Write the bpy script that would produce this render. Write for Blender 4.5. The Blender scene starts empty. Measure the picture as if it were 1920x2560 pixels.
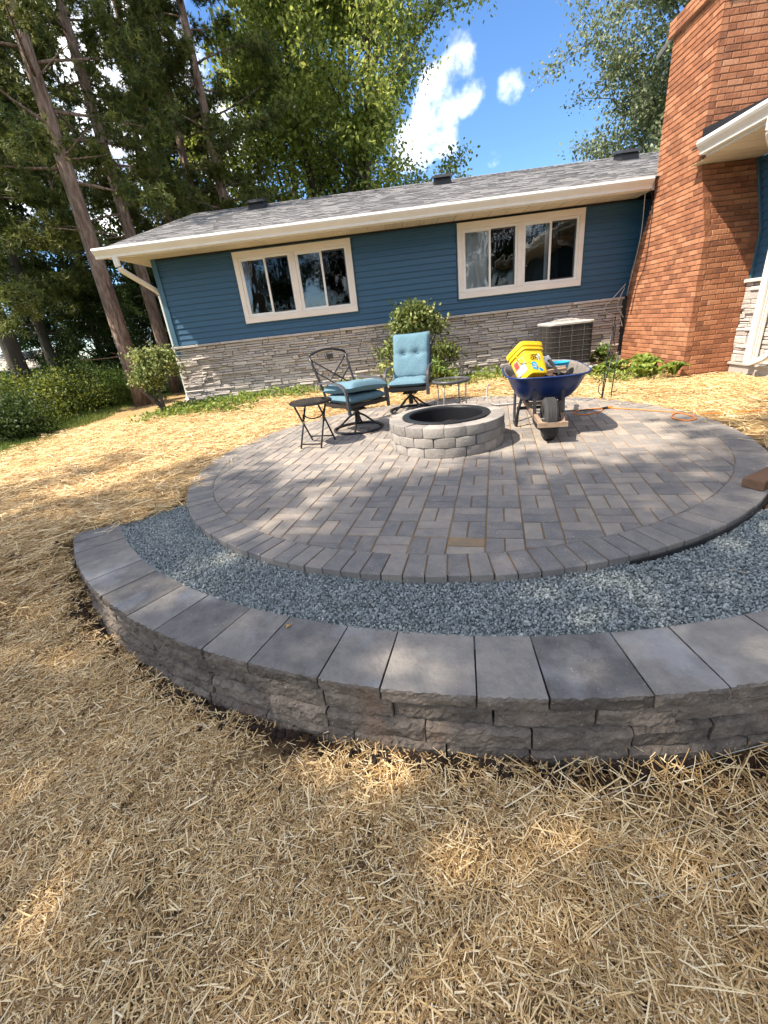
import bpy, bmesh, math, random
import numpy as np
from mathutils import Vector, Matrix, Euler

SC = bpy.context.scene
COL = SC.collection
R = math.radians
RNG = np.random.default_rng(11)
random.seed(7)

# ------------------------------------------------------------------ camera
CAM_H, PITCH, ROLL, YAW, FPX = 1.2, R(23.65), R(6.42), R(4.06), 1065.0
cam = bpy.data.cameras.new('camera')
cam.sensor_fit = 'HORIZONTAL'; cam.sensor_width = 36.0; cam.lens = 36.0*FPX/1920.0
cam.clip_start = 0.02; cam.clip_end = 2000
camo = bpy.data.objects.new('camera', cam); COL.objects.link(camo)
_rz = Matrix.Rotation(YAW, 3, 'Z')
_fwd = _rz @ Vector((0, math.cos(PITCH), -math.sin(PITCH)))
_dn0 = Vector((0, -math.sin(PITCH), -math.cos(PITCH)))
_rt = _rz @ (Vector((math.cos(ROLL), 0, 0)) + math.sin(ROLL)*_dn0)
_dn = _rz @ (Vector((-math.sin(ROLL), 0, 0)) + math.cos(ROLL)*_dn0)
camo.matrix_world = Matrix(((_rt.x, -_dn.x, -_fwd.x, 0), (_rt.y, -_dn.y, -_fwd.y, 0), (_rt.z, -_dn.z, -_fwd.z, CAM_H), (0, 0, 0, 1)))
SC.camera = camo

def pix_dir(u, v):                       # direction through a pixel of the 1920 px photograph
    return (_fwd*FPX + _rt*(u-960) + _dn*(v-1280)).normalized()

# ------------------------------------------------------------------ sun, sky, exposure
LIGHT = Vector((0.64, 0.26, -1.0)).normalized()
sun = bpy.data.lights.new('sun', 'SUN'); sun.energy = 2.85; sun.angle = R(0.55); sun.color = (1.0, 0.90, 0.76)
suno = bpy.data.objects.new('sun', sun); COL.objects.link(suno)
suno.location = (-20, -8, 30); suno.rotation_euler = LIGHT.to_track_quat('-Z', 'Y').to_euler()

world = bpy.data.worlds.new('World'); SC.world = world; world.use_nodes = True
wn = world.node_tree; wn.nodes.clear()
def wnode(t, **k):
    n = wn.nodes.new(t)
    for a, b in k.items(): setattr(n, a, b)
    return n
sky = wnode('ShaderNodeTexSky', sky_type='NISHITA'); sky.sun_disc = False
sky.sun_elevation = math.asin(-LIGHT.z); sky.sun_rotation = math.atan2(-LIGHT.x, -LIGHT.y)
sky.altitude = 200; sky.air_density = 1.0; sky.dust_density = 0.0; sky.ozone_density = 8.0
tc = wnode('ShaderNodeTexCoord')
nz = wnode('ShaderNodeTexNoise'); nz.inputs['Scale'].default_value = 11.0; nz.inputs['Detail'].default_value = 10; nz.inputs['Roughness'].default_value = 0.58
wn.links.new(tc.outputs['Generated'], nz.inputs['Vector'])
def blob(u, v, rin, rout, top=1.0, d=None):
    d = d or pix_dir(u, v)
    dp = wnode('ShaderNodeVectorMath', operation='DOT_PRODUCT'); dp.inputs[1].default_value = d
    wn.links.new(tc.outputs['Generated'], dp.inputs[0])
    mr = wnode('ShaderNodeMapRange', interpolation_type='SMOOTHSTEP')
    mr.inputs['From Min'].default_value = math.cos(R(rout)); mr.inputs['From Max'].default_value = math.cos(R(rin))
    wn.links.new(dp.outputs['Value'], mr.inputs['Value'])
    mr.inputs['To Max'].default_value = top
    return mr.outputs['Result']
CLOUDS = [(1158, 118, .2, 3.0), (1145, 165, .2, 3.0), (1110, 225, .2, 3.4), (1165, 235, .1, 2.6), (1085, 290, .3, 3.6), (1100, 350, .1, 2.8), (1040, 380, .3, 4), (1277, 222, 0, 1.9, .60),
          (40, 60, 5, 13), (330, 60, 3, 8), (560, 380, 2, 6), (250, 480, 2, 6)]
blobs = [blob(*c) for c in CLOUDS]
acc = blobs[0]
for b in blobs[1:]:
    m = wnode('ShaderNodeMath', operation='MAXIMUM'); wn.links.new(acc, m.inputs[0]); wn.links.new(b, m.inputs[1]); acc = m.outputs[0]
# unseen cloud cover added to fill the shade, with a gap for the view
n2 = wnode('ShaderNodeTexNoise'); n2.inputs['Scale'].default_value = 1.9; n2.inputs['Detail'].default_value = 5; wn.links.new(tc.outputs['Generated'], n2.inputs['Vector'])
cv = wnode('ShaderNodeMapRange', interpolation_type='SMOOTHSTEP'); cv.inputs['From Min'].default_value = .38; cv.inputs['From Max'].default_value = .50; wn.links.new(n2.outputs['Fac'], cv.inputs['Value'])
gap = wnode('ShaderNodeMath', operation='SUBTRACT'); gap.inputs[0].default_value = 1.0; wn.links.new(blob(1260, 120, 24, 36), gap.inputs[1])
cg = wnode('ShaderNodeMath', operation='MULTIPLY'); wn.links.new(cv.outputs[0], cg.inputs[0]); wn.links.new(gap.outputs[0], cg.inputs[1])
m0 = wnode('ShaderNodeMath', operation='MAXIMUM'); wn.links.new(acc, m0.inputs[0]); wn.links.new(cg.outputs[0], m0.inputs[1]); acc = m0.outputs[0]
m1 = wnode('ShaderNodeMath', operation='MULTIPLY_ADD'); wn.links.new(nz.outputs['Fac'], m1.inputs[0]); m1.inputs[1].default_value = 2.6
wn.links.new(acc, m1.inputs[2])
mr = wnode('ShaderNodeMapRange', interpolation_type='SMOOTHSTEP'); mr.inputs['From Min'].default_value = 1.80; mr.inputs['From Max'].default_value = 2.85
wn.links.new(m1.outputs[0], mr.inputs['Value'])
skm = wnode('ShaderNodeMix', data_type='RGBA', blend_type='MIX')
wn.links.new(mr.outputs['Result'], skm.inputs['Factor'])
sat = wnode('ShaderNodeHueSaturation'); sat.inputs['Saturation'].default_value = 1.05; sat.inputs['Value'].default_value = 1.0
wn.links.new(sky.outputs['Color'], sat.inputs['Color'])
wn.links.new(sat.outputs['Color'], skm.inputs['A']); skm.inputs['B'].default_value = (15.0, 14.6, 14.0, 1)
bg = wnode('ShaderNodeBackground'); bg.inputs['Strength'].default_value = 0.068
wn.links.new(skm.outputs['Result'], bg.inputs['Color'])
wo = wnode('ShaderNodeOutputWorld'); wn.links.new(bg.outputs[0], wo.inputs['Surface'])

vs = SC.view_settings
vs.view_transform = 'Standard'; vs.look = 'None'; vs.exposure = 1.95; vs.gamma = 1.0; vs.use_curve_mapping = False
SC.cycles.max_bounces = 8; SC.cycles.diffuse_bounces = 4; SC.cycles.transparent_max_bounces = 12
SC.cycles.use_denoising = True
SC.cycles.sample_clamp_indirect = 6.0

# ------------------------------------------------------------------ materials
def new_mat(name):
    m = bpy.data.materials.new(name); m.use_nodes = True
    t = m.node_tree; t.nodes.clear()
    out = t.nodes.new('ShaderNodeOutputMaterial')
    return m, t, out
def rnd_node(t):
    oi = t.nodes.new('ShaderNodeObjectInfo'); at = t.nodes.new('ShaderNodeAttribute'); at.attribute_name = 'rnd'
    a = t.nodes.new('ShaderNodeMath'); a.operation = 'ADD'
    t.links.new(oi.outputs['Random'], a.inputs[0]); t.links.new(at.outputs['Fac'], a.inputs[1])
    f = t.nodes.new('ShaderNodeMath'); f.operation = 'FRACT'; t.links.new(a.outputs[0], f.inputs[0])
    return f.outputs[0]
def pmat(name, cols, rough=.8, nscale=6, rvar=.5, bump=.3, bscale=60, bdist=.004, stretch=(1, 1, 1), metallic=0, spec=.4,
         detail=6, speck=None, coat=0, stain=None, rrange=0.0):
    m, t, out = new_mat(name)
    L = t.links.new
    b = t.nodes.new('ShaderNodeBsdfPrincipled'); L(b.outputs[0], out.inputs['Surface'])
    b.inputs['Roughness'].default_value = rough; b.inputs['Metallic'].default_value = metallic
    b.inputs['Specular IOR Level'].default_value = spec; b.inputs['Coat Weight'].default_value = coat
    tcn = t.nodes.new('ShaderNodeTexCoord'); r = rnd_node(t)
    off = t.nodes.new('ShaderNodeVectorMath'); off.operation = 'MULTIPLY_ADD'
    cb = t.nodes.new('ShaderNodeCombineXYZ')
    for i in range(3): L(r, cb.inputs[i])
    L(cb.outputs[0], off.inputs[0]); off.inputs[1].default_value = (37, 19, 53); L(tcn.outputs['Object'], off.inputs[2])
    mp = t.nodes.new('ShaderNodeVectorMath'); mp.operation = 'MULTIPLY'; mp.inputs[1].default_value = stretch; L(off.outputs[0], mp.inputs[0])
    n1 = t.nodes.new('ShaderNodeTexNoise'); n1.inputs['Scale'].default_value = nscale; n1.inputs['Detail'].default_value = detail
    n1.inputs['Roughness'].default_value = .62; L(mp.outputs[0], n1.inputs['Vector'])
    st = t.nodes.new('ShaderNodeMapRange'); st.inputs['From Min'].default_value = .25; st.inputs['From Max'].default_value = .75; L(n1.outputs['Fac'], st.inputs['Value'])
    mx = t.nodes.new('ShaderNodeMix'); mx.inputs[0].default_value = rvar; L(st.outputs[0], mx.inputs[2]); L(r, mx.inputs[3])
    cr = t.nodes.new('ShaderNodeValToRGB'); e = cr.color_ramp.elements
    while len(e) < len(cols): e.new(.5)
    for i, c in enumerate(cols):
        e[i].position = i/max(1, len(cols)-1); e[i].color = (*c, 1)
    L(mx.outputs[0], cr.inputs[0]); col = cr.outputs[0]
    if speck:
        n3 = t.nodes.new('ShaderNodeTexNoise'); n3.inputs['Scale'].default_value = speck[0]; n3.inputs['Detail'].default_value = 2; L(off.outputs[0], n3.inputs['Vector'])
        g = t.nodes.new('ShaderNodeMapRange'); g.inputs['From Min'].default_value = speck[1]; g.inputs['From Max'].default_value = speck[1]+.06; L(n3.outputs['Fac'], g.inputs['Value'])
        m2 = t.nodes.new('ShaderNodeMix'); m2.data_type = 'RGBA'; L(g.outputs[0], m2.inputs['Factor']); L(col, m2.inputs['A']); m2.inputs['B'].default_value = (*speck[2], 1); col = m2.outputs['Result']
    if stain:
        n4 = t.nodes.new('ShaderNodeTexNoise'); n4.inputs['Scale'].default_value = stain[0]; n4.inputs['Detail'].default_value = 5
        gm = t.nodes.new('ShaderNodeNewGeometry'); L(gm.outputs['Position'], n4.inputs['Vector'])
        g = t.nodes.new('ShaderNodeMapRange'); g.inputs['From Min'].default_value = stain[1]; g.inputs['From Max'].default_value = stain[1]+.15; L(n4.outputs['Fac'], g.inputs['Value'])
        sc = t.nodes.new('ShaderNodeMath'); sc.operation = 'MULTIPLY'; L(g.outputs[0], sc.inputs[0]); sc.inputs[1].default_value = stain[3]
        m2 = t.nodes.new('ShaderNodeMix'); m2.data_type = 'RGBA'; L(sc.outputs[0], m2.inputs['Factor']); L(col, m2.inputs['A']); m2.inputs['B'].default_value = (*stain[2], 1); col = m2.outputs['Result']
    L(col, b.inputs['Base Color'])
    if rrange:
        rm = t.nodes.new('ShaderNodeMapRange'); rm.inputs['To Min'].default_value = rough-rrange; rm.inputs['To Max'].default_value = rough+rrange; L(n1.outputs['Fac'], rm.inputs['Value']); L(rm.outputs[0], b.inputs['Roughness'])
    if bump:
        n2 = t.nodes.new('ShaderNodeTexNoise'); n2.inputs['Scale'].default_value = bscale; n2.inputs['Detail'].default_value = 5; L(mp.outputs[0], n2.inputs['Vector'])
        bp = t.nodes.new('ShaderNodeBump'); bp.inputs['Strength'].default_value = bump; bp.inputs['Distance'].default_value = bdist
        L(n2.outputs['Fac'], bp.inputs['Height']); L(bp.outputs[0], b.inputs['Normal'])
    return m
def leafmat(name, cols, trans=.35, rough=.55):
    m, t, out = new_mat(name); L = t.links.new
    r = rnd_node(t)
    cr = t.nodes.new('ShaderNodeValToRGB'); e = cr.color_ramp.elements
    while len(e) < len(cols): e.new(.5)
    for i, c in enumerate(cols):
        e[i].position = i/max(1, len(cols)-1); e[i].color = (*c, 1)
    L(r, cr.inputs[0])
    p = t.nodes.new('ShaderNodeBsdfPrincipled'); p.inputs['Roughness'].default_value = rough; p.inputs['Specular IOR Level'].default_value = .35
    tr = t.nodes.new('ShaderNodeBsdfTranslucent')
    hs = t.nodes.new('ShaderNodeHueSaturation'); hs.inputs['Hue'].default_value = .485; hs.inputs['Value'].default_value = 1.25; L(cr.outputs[0], hs.inputs['Color'])
    L(cr.outputs[0], p.inputs['Base Color']); L(hs.outputs[0], tr.inputs['Color'])
    mx = t.nodes.new('ShaderNodeMixShader'); mx.inputs[0].default_value = trans
    L(p.outputs[0], mx.inputs[1]); L(tr.outputs[0], mx.inputs[2]); L(mx.outputs[0], out.inputs['Surface'])
    return m
M = {}
M['brick'] = pmat('brick', [(.12, .052, .031), (.24, .095, .048), (.33, .135, .066), (.40, .178, .092), (.44, .24, .145)], rough=.9, nscale=9, rvar=.62, bump=1.0, bscale=46, bdist=.008, stretch=(1, 1, .35), stain=(2.2, .62, (.52, .28, .14), .35))
M['mortar'] = pmat('mortar', [(.24, .15, .105), (.34, .22, .155)], rough=.95, nscale=14, bump=.5, bscale=90)
M['siding'] = pmat('siding', [(.024, .076, .138), (.034, .096, .165)], rough=.5, nscale=3, rvar=.35, bump=.12, bscale=30, bdist=.002, stretch=(.1, .1, 1), spec=.4)
M['siding_trim'] = pmat('siding_trim', [(.04, .105, .155), (.05, .12, .175)], rough=.5, bump=0)
M['white'] = pmat('white_vinyl', [(.70, .67, .63), (.78, .75, .71)], rough=.42, nscale=4, rvar=.2, bump=.05, bscale=20)
M['wood_white'] = pmat('white_painted_wood', [(.68, .60, .53), (.78, .71, .65)], rough=.55, nscale=7, rvar=.25, bump=.18, bscale=18, bdist=.002, stretch=(.3, 1, 1), speck=(9, .77, (.50, .40, .33)))
M['gutter'] = pmat('gutter_aluminium', [(.66, .63, .59), (.75, .72, .68)], rough=.35, nscale=3, rvar=.1, bump=.03, bscale=8)
M['soffit'] = pmat('soffit_vinyl', [(.62, .56, .45), (.74, .68, .57)], rough=.5, nscale=4, rvar=.5, bump=.05)
M['stone'] = pmat('ledge_stone', [(.25, .225, .205), (.40, .36, .33), (.50, .455, .42), (.60, .55, .51)], rough=.93, nscale=9, rvar=.5, bump=.8, bscale=24, bdist=.012, stretch=(.7, .7, 1.8))
M['concrete'] = pmat('concrete', [(.30, .28, .25), (.42, .40, .37)], rough=.95, nscale=5, bump=.4, bscale=50)
M['shingle'] = pmat('shingle', [(.065, .064, .068), (.125, .122, .126), (.20, .194, .195), (.27, .26, .255)], rough=.95, nscale=16, rvar=.45, bump=.6, bscale=180, bdist=.003)
M['black_plastic'] = pmat('black_plastic', [(.012, .012, .014), (.02, .02, .022)], rough=.5, bump=.05)
M['black_metal'] = pmat('black_metal', [(.010, .010, .012), (.018, .018, .020)], rough=.38, bump=.08, bscale=120, bdist=.001, spec=.5)
M['grey_metal'] = pmat('dark_grey_metal', [(.045, .045, .05), (.07, .07, .075)], rough=.42, bump=.08, bscale=120, bdist=.001)
M['steel'] = pmat('galvanised_steel', [(.35, .34, .33), (.5, .49, .47)], rough=.4, metallic=.7, bump=.05)
M['paver'] = pmat('paver', [(.105, .097, .095), (.165, .153, .145), (.225, .20, .178), (.295, .25, .207), (.38, .31, .24)], rough=.9, nscale=8, rvar=.48, bump=.7, bscale=110, bdist=.004, speck=(120, .67, (.50, .47, .43)), stain=(1.3, .56, (.24, .195, .155), .45))
M['border'] = pmat('border_paver', [(.11, .103, .101), (.17, .157, .149), (.23, .206, .183), (.31, .264, .217)], rough=.9, nscale=9, rvar=.42, bump=.7, bscale=110, bdist=.004, speck=(120, .67, (.50, .47, .43)))
M['joint'] = pmat('joint_sand', [(.12, .07, .038), (.30, .18, .08)], rough=1, nscale=2.2, rvar=0, bump=.5, bscale=200)
M['block_top'] = pmat('wall_cap_block', [(.085, .078, .074), (.155, .143, .132), (.235, .212, .188), (.33, .295, .25)], rough=.92, nscale=12, rvar=.52, bump=.9, bscale=60, bdist=.006, speck=(140, .68, (.36, .34, .31)), stain=(3.4, .53, (.40, .39, .385), .5))
M['block'] = pmat('split_face_block', [(.05, .041, .035), (.105, .087, .073), (.175, .145, .118), (.26, .218, .175)], rough=.95, nscale=14, rvar=.40, bump=1.0, bscale=34, bdist=.022, speck=(90, .68, (.34, .29, .23)), stain=(3.2, .58, (.19, .105, .06), .55))
M['pit_block'] = pmat('tumbled_block', [(.13, .118, .11), (.22, .20, .183), (.30, .272, .245), (.37, .335, .30)], rough=.95, nscale=12, rvar=.5, bump=.9, bscale=60, bdist=.006)
M['gravel'] = pmat('gravel_stone', [(.085, .102, .104), (.18, .205, .205), (.28, .305, .30), (.48, .50, .485)], rough=.85, nscale=30, rvar=.75, bump=.3, bscale=300, bdist=.001)
M['gravel_bed'] = pmat('gravel_bed', [(.05, .058, .058), (.13, .145, .142)], rough=1, nscale=60, rvar=0, bump=1, bscale=90, bdist=.01)
M['straw'] = pmat('straw', [(.12, .060, .022), (.39, .228, .085), (.65, .435, .185), (.81, .61, .33), (.90, .77, .52)], rough=.6, nscale=3, rvar=.85, bump=0, spec=.35)
M['bark'] = pmat('pine_bark', [(.06, .037, .028), (.17, .11, .085), (.28, .20, .16), (.38, .29, .24)], rough=.95, nscale=17, rvar=.04, bump=1.0, bscale=15, bdist=.12, stretch=(1.0, 1.0, .22))
M['bark_dark'] = pmat('grey_bark', [(.045, .035, .028), (.10, .08, .065)], rough=.95, nscale=5, rvar=.2, bump=.8, bscale=9, bdist=.04, stretch=(1.5, 1.5, .3))
M['needle'] = leafmat('pine_needles', [(.042, .062, .016), (.088, .118, .028), (.15, .175, .043), (.22, .235, .06)], trans=.25)
M['maple'] = leafmat('maple_leaves', [(.09, .135, .022), (.18, .235, .042), (.28, .335, .07), (.40, .44, .12)], trans=.5)
M['silver'] = leafmat('silver_leaves', [(.06, .085, .035), (.13, .165, .075), (.23, .265, .14), (.36, .39, .25)], trans=.3)
M['forest'] = leafmat('forest_leaves', [(.018, .036, .008), (.036, .066, .013), (.06, .095, .018)], trans=.35)
M['hedge'] = leafmat('hedge_leaves', [(.018, .036, .007), (.042, .075, .011), (.11, .15, .022), (.26, .29, .04)], trans=.35)
M['shrub'] = leafmat('shrub_leaves', [(.05, .085, .018), (.14, .185, .045), (.27, .31, .095), (.38, .41, .16)], trans=.3)
M['weed'] = leafmat('weed_leaves', [(.05, .10, .02), (.12, .20, .035), (.22, .30, .05), (.32, .38, .09)], trans=.35)
M['grass'] = leafmat('grass_blades', [(.05, .10, .015), (.11, .17, .03), (.22, .24, .06)], trans=.3)
M['cushion'] = pmat('blue_cushion_fabric', [(.072, .145, .19), (.10, .185, .235), (.135, .23, .275)], rough=.95, nscale=55, rvar=.12, bump=.7, bscale=420, bdist=.002)
M['piping'] = pmat('cushion_piping', [(.08, .16, .21), (.10, .19, .25)], rough=.95, bump=0)
M['tray'] = pmat('blue_steel_tray', [(.006, .022, .10), (.012, .04, .16)], rough=.32, nscale=6, rvar=.1, bump=.05, spec=.5, stain=(7, .62, (.16, .13, .10), .5), rrange=.12)
M['tray_dirty'] = pmat('dusty_tray_rim', [(.05, .055, .07), (.16, .14, .12), (.24, .21, .18)], rough=.85, nscale=22, rvar=.1, bump=.3)
M['old_wood'] = pmat('weathered_wood', [(.13, .085, .055), (.25, .17, .115), (.34, .25, .18)], rough=.85, nscale=6, rvar=.3, bump=.6, bscale=24, bdist=.004, stretch=(6, .5, 6))
M['brown_wood'] = pmat('brown_wood', [(.13, .065, .035), (.20, .11, .062)], rough=.8, nscale=5, rvar=.2, bump=.3, bscale=40, stretch=(.5, 6, 6))
M['rubber'] = pmat('tyre_rubber', [(.022, .022, .024), (.05, .048, .046)], rough=.85, nscale=9, rvar=.1, bump=.3, bscale=80, bdist=.002)
M['yellow'] = pmat('yellow_plastic', [(.74, .47, .012), (.82, .55, .02)], rough=.38, nscale=4, rvar=.1, bump=.03, spec=.5)
M['sticker_blue'] = pmat('blue_print', [(.02, .30, .55), (.03, .36, .62)], rough=.4, bump=0)
M['print_black'] = pmat('black_print', [(.012, .012, .012), (.02, .02, .02)], rough=.4, bump=0)
M['print_white'] = pmat('white_print', [(.75, .74, .70), (.8, .79, .76)], rough=.4, bump=0)
M['print_red'] = pmat('red_print', [(.45, .05, .03), (.5, .08, .05)], rough=.4, bump=0)
M['print_grey'] = pmat('grey_print', [(.20, .21, .20), (.36, .36, .34)], rough=.4, nscale=60, bump=0)
M['orange'] = pmat('orange_cord', [(.62, .17, .02), (.70, .22, .03)], rough=.5, bump=0)
M['soil'] = pmat('soil', [(.035, .020, .013), (.075, .043, .027), (.12, .07, .042)], rough=1, nscale=14, bump=1, bscale=40, bdist=.02)
M['dead_leaf'] = pmat('dead_leaf', [(.30, .09, .03), (.45, .22, .07), (.5, .33, .12)], rough=.8, bump=.2)
M['char'] = pmat('charred_wood', [(.006, .005, .005), (.035, .032, .03)], rough=.95, nscale=12, bump=.6, bscale=40)
M['ac_dark'] = pmat('condenser_coil', [(.035, .031, .03), (.07, .062, .058)], rough=.7, nscale=3, bump=.1)
M['ac_light'] = pmat('condenser_grey', [(.36, .345, .32), (.44, .425, .395)], rough=.5, nscale=5, rvar=.1, bump=.05)
M['ac_wire'] = pmat('condenser_wire', [(.13, .125, .12), (.2, .19, .18)], rough=.5, bump=0)
M['wire'] = pmat('grey_cable', [(.35, .33, .31), (.5, .48, .45)], rough=.6, bump=0)
M['curtain_light'] = pmat('pale_curtain', [(.70, .76, .80), (.82, .87, .90)], rough=.95, nscale=5, bump=.1)
M['curtain_tan'] = pmat('tan_curtain', [(.35, .25, .12), (.5, .38, .2)], rough=.95, nscale=5, bump=.1)
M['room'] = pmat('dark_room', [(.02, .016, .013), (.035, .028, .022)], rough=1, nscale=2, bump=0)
M['wall_grey'] = pmat('interior_board', [(.05, .05, .05), (.07, .07, .07)], rough=1, bump=0)
M['bag'] = pmat('white_bag', [(.62, .62, .62), (.75, .75, .75)], rough=.5, nscale=12, bump=.4, bscale=20)
M['netting'] = pmat('straw_net', [(.5, .47, .40), (.62, .58, .5)], rough=.7, bump=0)

def glass_mat(name, tint, refl):
    m, t, out = new_mat(name); L = t.links.new
    tr = t.nodes.new('ShaderNodeBsdfTransparent'); tr.inputs[0].default_value = (*tint, 1)
    g = t.nodes.new('ShaderNodeBsdfGlossy'); g.inputs['Roughness'].default_value = .008; g.inputs['Color'].default_value = (1, 1, 1, 1)
    fr = t.nodes.new('ShaderNodeFresnel'); fr.inputs[0].default_value = 1.52
    nz = t.nodes.new('ShaderNodeTexNoise'); nz.inputs['Scale'].default_value = 2.2; nz.inputs['Detail'].default_value = 1
    bp = t.nodes.new('ShaderNodeBump'); bp.inputs['Strength'].default_value = .06; bp.inputs['Distance'].default_value = .05; L(nz.outputs['Fac'], bp.inputs['Height']); L(bp.outputs[0], g.inputs['Normal'])
    mu = t.nodes.new('ShaderNodeMath'); mu.operation = 'MULTIPLY'; mu.inputs[1].default_value = refl; mu.use_clamp = True; L(fr.outputs[0], mu.inputs[0])
    mx = t.nodes.new('ShaderNodeMixShader'); L(mu.outputs[0], mx.inputs[0]); L(tr.outputs[0], mx.inputs[1]); L(g.outputs[0], mx.inputs[2]); L(mx.outputs[0], out.inputs['Surface'])
    return m
M['glass'] = glass_mat('window_glass', (.85, .85, .85), 1.9)
M['glass_screen'] = glass_mat('screened_glass', (.30, .29, .28), 1.0)
M['table_glass'] = glass_mat('smoked_glass', (.28, .29, .30), 3.0)

# ------------------------------------------------------------------ mesh helpers
class MB:
    def __init__(s): s.v = []; s.f = []; s.r = []; s.n = 0
    def add(s, vs, fs, r=None):
        o = len(s.v); s.v.extend([tuple(p) for p in vs]); s.f.extend([tuple(i+o for i in f) for f in fs])
        r = random.random() if r is None else r
        s.r.extend([r]*len(fs)); return s
    def hexa(s, p, r=None):          # p: 4 bottom (ccw from above) + 4 top
        return s.add(p, [(3, 2, 1, 0), (4, 5, 6, 7), (0, 1, 5, 4), (1, 2, 6, 5), (2, 3, 7, 6), (3, 0, 4, 7)], r)
    def box(s, c, d, rot=None, r=None):
        x, y, z = d[0]/2, d[1]/2, d[2]/2
        p = [Vector(q) for q in ((-x, -y, -z), (x, -y, -z), (x, y, -z), (-x, y, -z), (-x, -y, z), (x, -y, z), (x, y, z), (-x, y, z))]
        if rot is not None: p = [rot @ q for q in p]
        c = Vector(c); return s.hexa([q+c for q in p], r)
    def b2(s, a, b, r=None):         # box from corner to corner
        return s.box([(a[i]+b[i])/2 for i in range(3)], [abs(b[i]-a[i]) for i in range(3)], None, r)
    def bar(s, a, b, w, h, up=(0, 0, 1), r=None):
        a, b = Vector(a), Vector(b); d = (b-a).normalized(); u = Vector(up)
        if abs(d.dot(u)) > .98: u = Vector((1, 0, 0))
        x = d.cross(u).normalized(); z = x.cross(d)
        p = [a-x*w/2-z*h/2, a+x*w/2-z*h/2, b+x*w/2-z*h/2, b-x*w/2-z*h/2, a-x*w/2+z*h/2, a+x*w/2+z*h/2, b+x*w/2+z*h/2, b-x*w/2+z*h/2]
        return s.hexa(p, r)
    def tube(s, pts, rad, n=8, closed=False, r=None, flat=1.0, up=(0, 0, 1)):
        pts = [Vector(p) for p in pts]; k = len(pts); vs = []
        rad = [rad]*k if not hasattr(rad, '__len__') else rad
        pu = None
        for i, p in enumerate(pts):
            if closed: d = (pts[(i+1) % k]-pts[i-1])
            else: d = pts[min(i+1, k-1)]-pts[max(i-1, 0)]
            d = d.normalized() if d.length > 1e-9 else Vector((0, 0, 1))
            u = Vector(up) if pu is None else pu
            x = d.cross(u)
            if x.length < .05: x = d.cross(Vector((1, .3, 0)))
            x.normalize(); y = x.cross(d).normalized(); pu = y
            for j in range(n):
                a = 2*math.pi*j/n; vs.append(p+x*math.cos(a)*rad[i]+y*math.sin(a)*rad[i]*flat)
        fs = []
        for i in range(k if closed else k-1):
            for j in range(n):
                a, b = i*n+j, i*n+(j+1) % n; c, d2 = ((i+1) % k)*n+(j+1) % n, ((i+1) % k)*n+j
                fs.append((a, b, c, d2))
        if not closed:
            fs.append(tuple(range(n))[::-1]); fs.append(tuple((k-1)*n+j for j in range(n)))
        return s.add(vs, fs, r)
    def lathe(s, prof, n=32, c=(0, 0, 0), r=None, cap=False):
        vs = []; k = len(prof)
        for i in range(n):
            a = 2*math.pi*i/n
            for (rr, z) in prof: vs.append((c[0]+rr*math.cos(a), c[1]+rr*math.sin(a), c[2]+z))
        fs = []
        for i in range(n):
            for j in range(k-1):
                fs.append((i*k+j, ((i+1) % n)*k+j, ((i+1) % n)*k+j+1, i*k+j+1))
        if cap: fs.append(tuple(i*k for i in range(n))[::-1]); fs.append(tuple(i*k+k-1 for i in range(n)))
        return s.add(vs, fs, r)
    def cham(s, a, b, ch, face, jit=0, r=None, rough=0):
        """block from corner a to b with a chamfered (and slightly uneven) outer face; face is the direction it looks, e.g. '-y'"""
        ax = 'xyz'.index(face[1]); sg = -1 if face[0] == '-' else 1
        o = [i for i in range(3) if i != ax]
        lo = [min(a[i], b[i]) for i in range(3)]; hi = [max(a[i], b[i]) for i in range(3)]
        fr = hi[ax] if sg > 0 else lo[ax]; bk = lo[ax] if sg > 0 else hi[ax]
        vs = []
        def mk(u, v, w):
            p = [0, 0, 0]; p[o[0]] = u; p[o[1]] = v; p[ax] = w; vs.append(tuple(p))
        cs = [(0, 0), (1, 0), (1, 1), (0, 1)]
        ju = [(random.uniform(-jit, jit), random.uniform(-jit, jit)) for _ in cs]
        for lev, (w, c) in enumerate(((bk, 0), (fr-sg*ch, 0), (fr, ch))):
            for k, (i, j) in enumerate(cs):
                u = (hi if i else lo)[o[0]] + (-c if i else c); v = (hi if j else lo)[o[1]] + (-c if j else c)
                mk(u+ju[k][0], v+ju[k][1], w+(random.uniform(-rough, rough) if lev == 2 else 0))
        fs = [(8, 9, 10, 11)] + [(l*4+k, l*4+(k+1) % 4, l*4+4+(k+1) % 4, l*4+4+k) for l in (0, 1) for k in range(4)] + [(3, 2, 1, 0)]
        # orientation
        n = (Vector(vs[9])-Vector(vs[8])).cross(Vector(vs[10])-Vector(vs[8]))
        if n[ax]*sg < 0: fs = [f[::-1] for f in fs]
        return s.add(vs, fs, r)
    def mesh(s, name, smooth=False):
        me = bpy.data.meshes.new(name); me.from_pydata(s.v, [], s.f)
        at = me.attributes.new('rnd', 'FLOAT', 'FACE'); at.data.foreach_set('value', np.array(s.r, dtype=np.float32))
        if smooth: me.polygons.foreach_set('use_smooth', [True]*len(me.polygons))
        me.update(); return me
    def build(s, name, mat, parent=None, smooth=False, autosmooth=None):
        me = s.mesh(name, smooth)
        me.materials.append(M[mat]); o = bpy.data.objects.new(name, me); COL.objects.link(o)
        if autosmooth:
            me.polygons.foreach_set('use_smooth', [True]*len(me.polygons)); me.set_sharp_from_angle(angle=R(autosmooth))
        if parent is not None: attach(o, parent)
        return o

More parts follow.
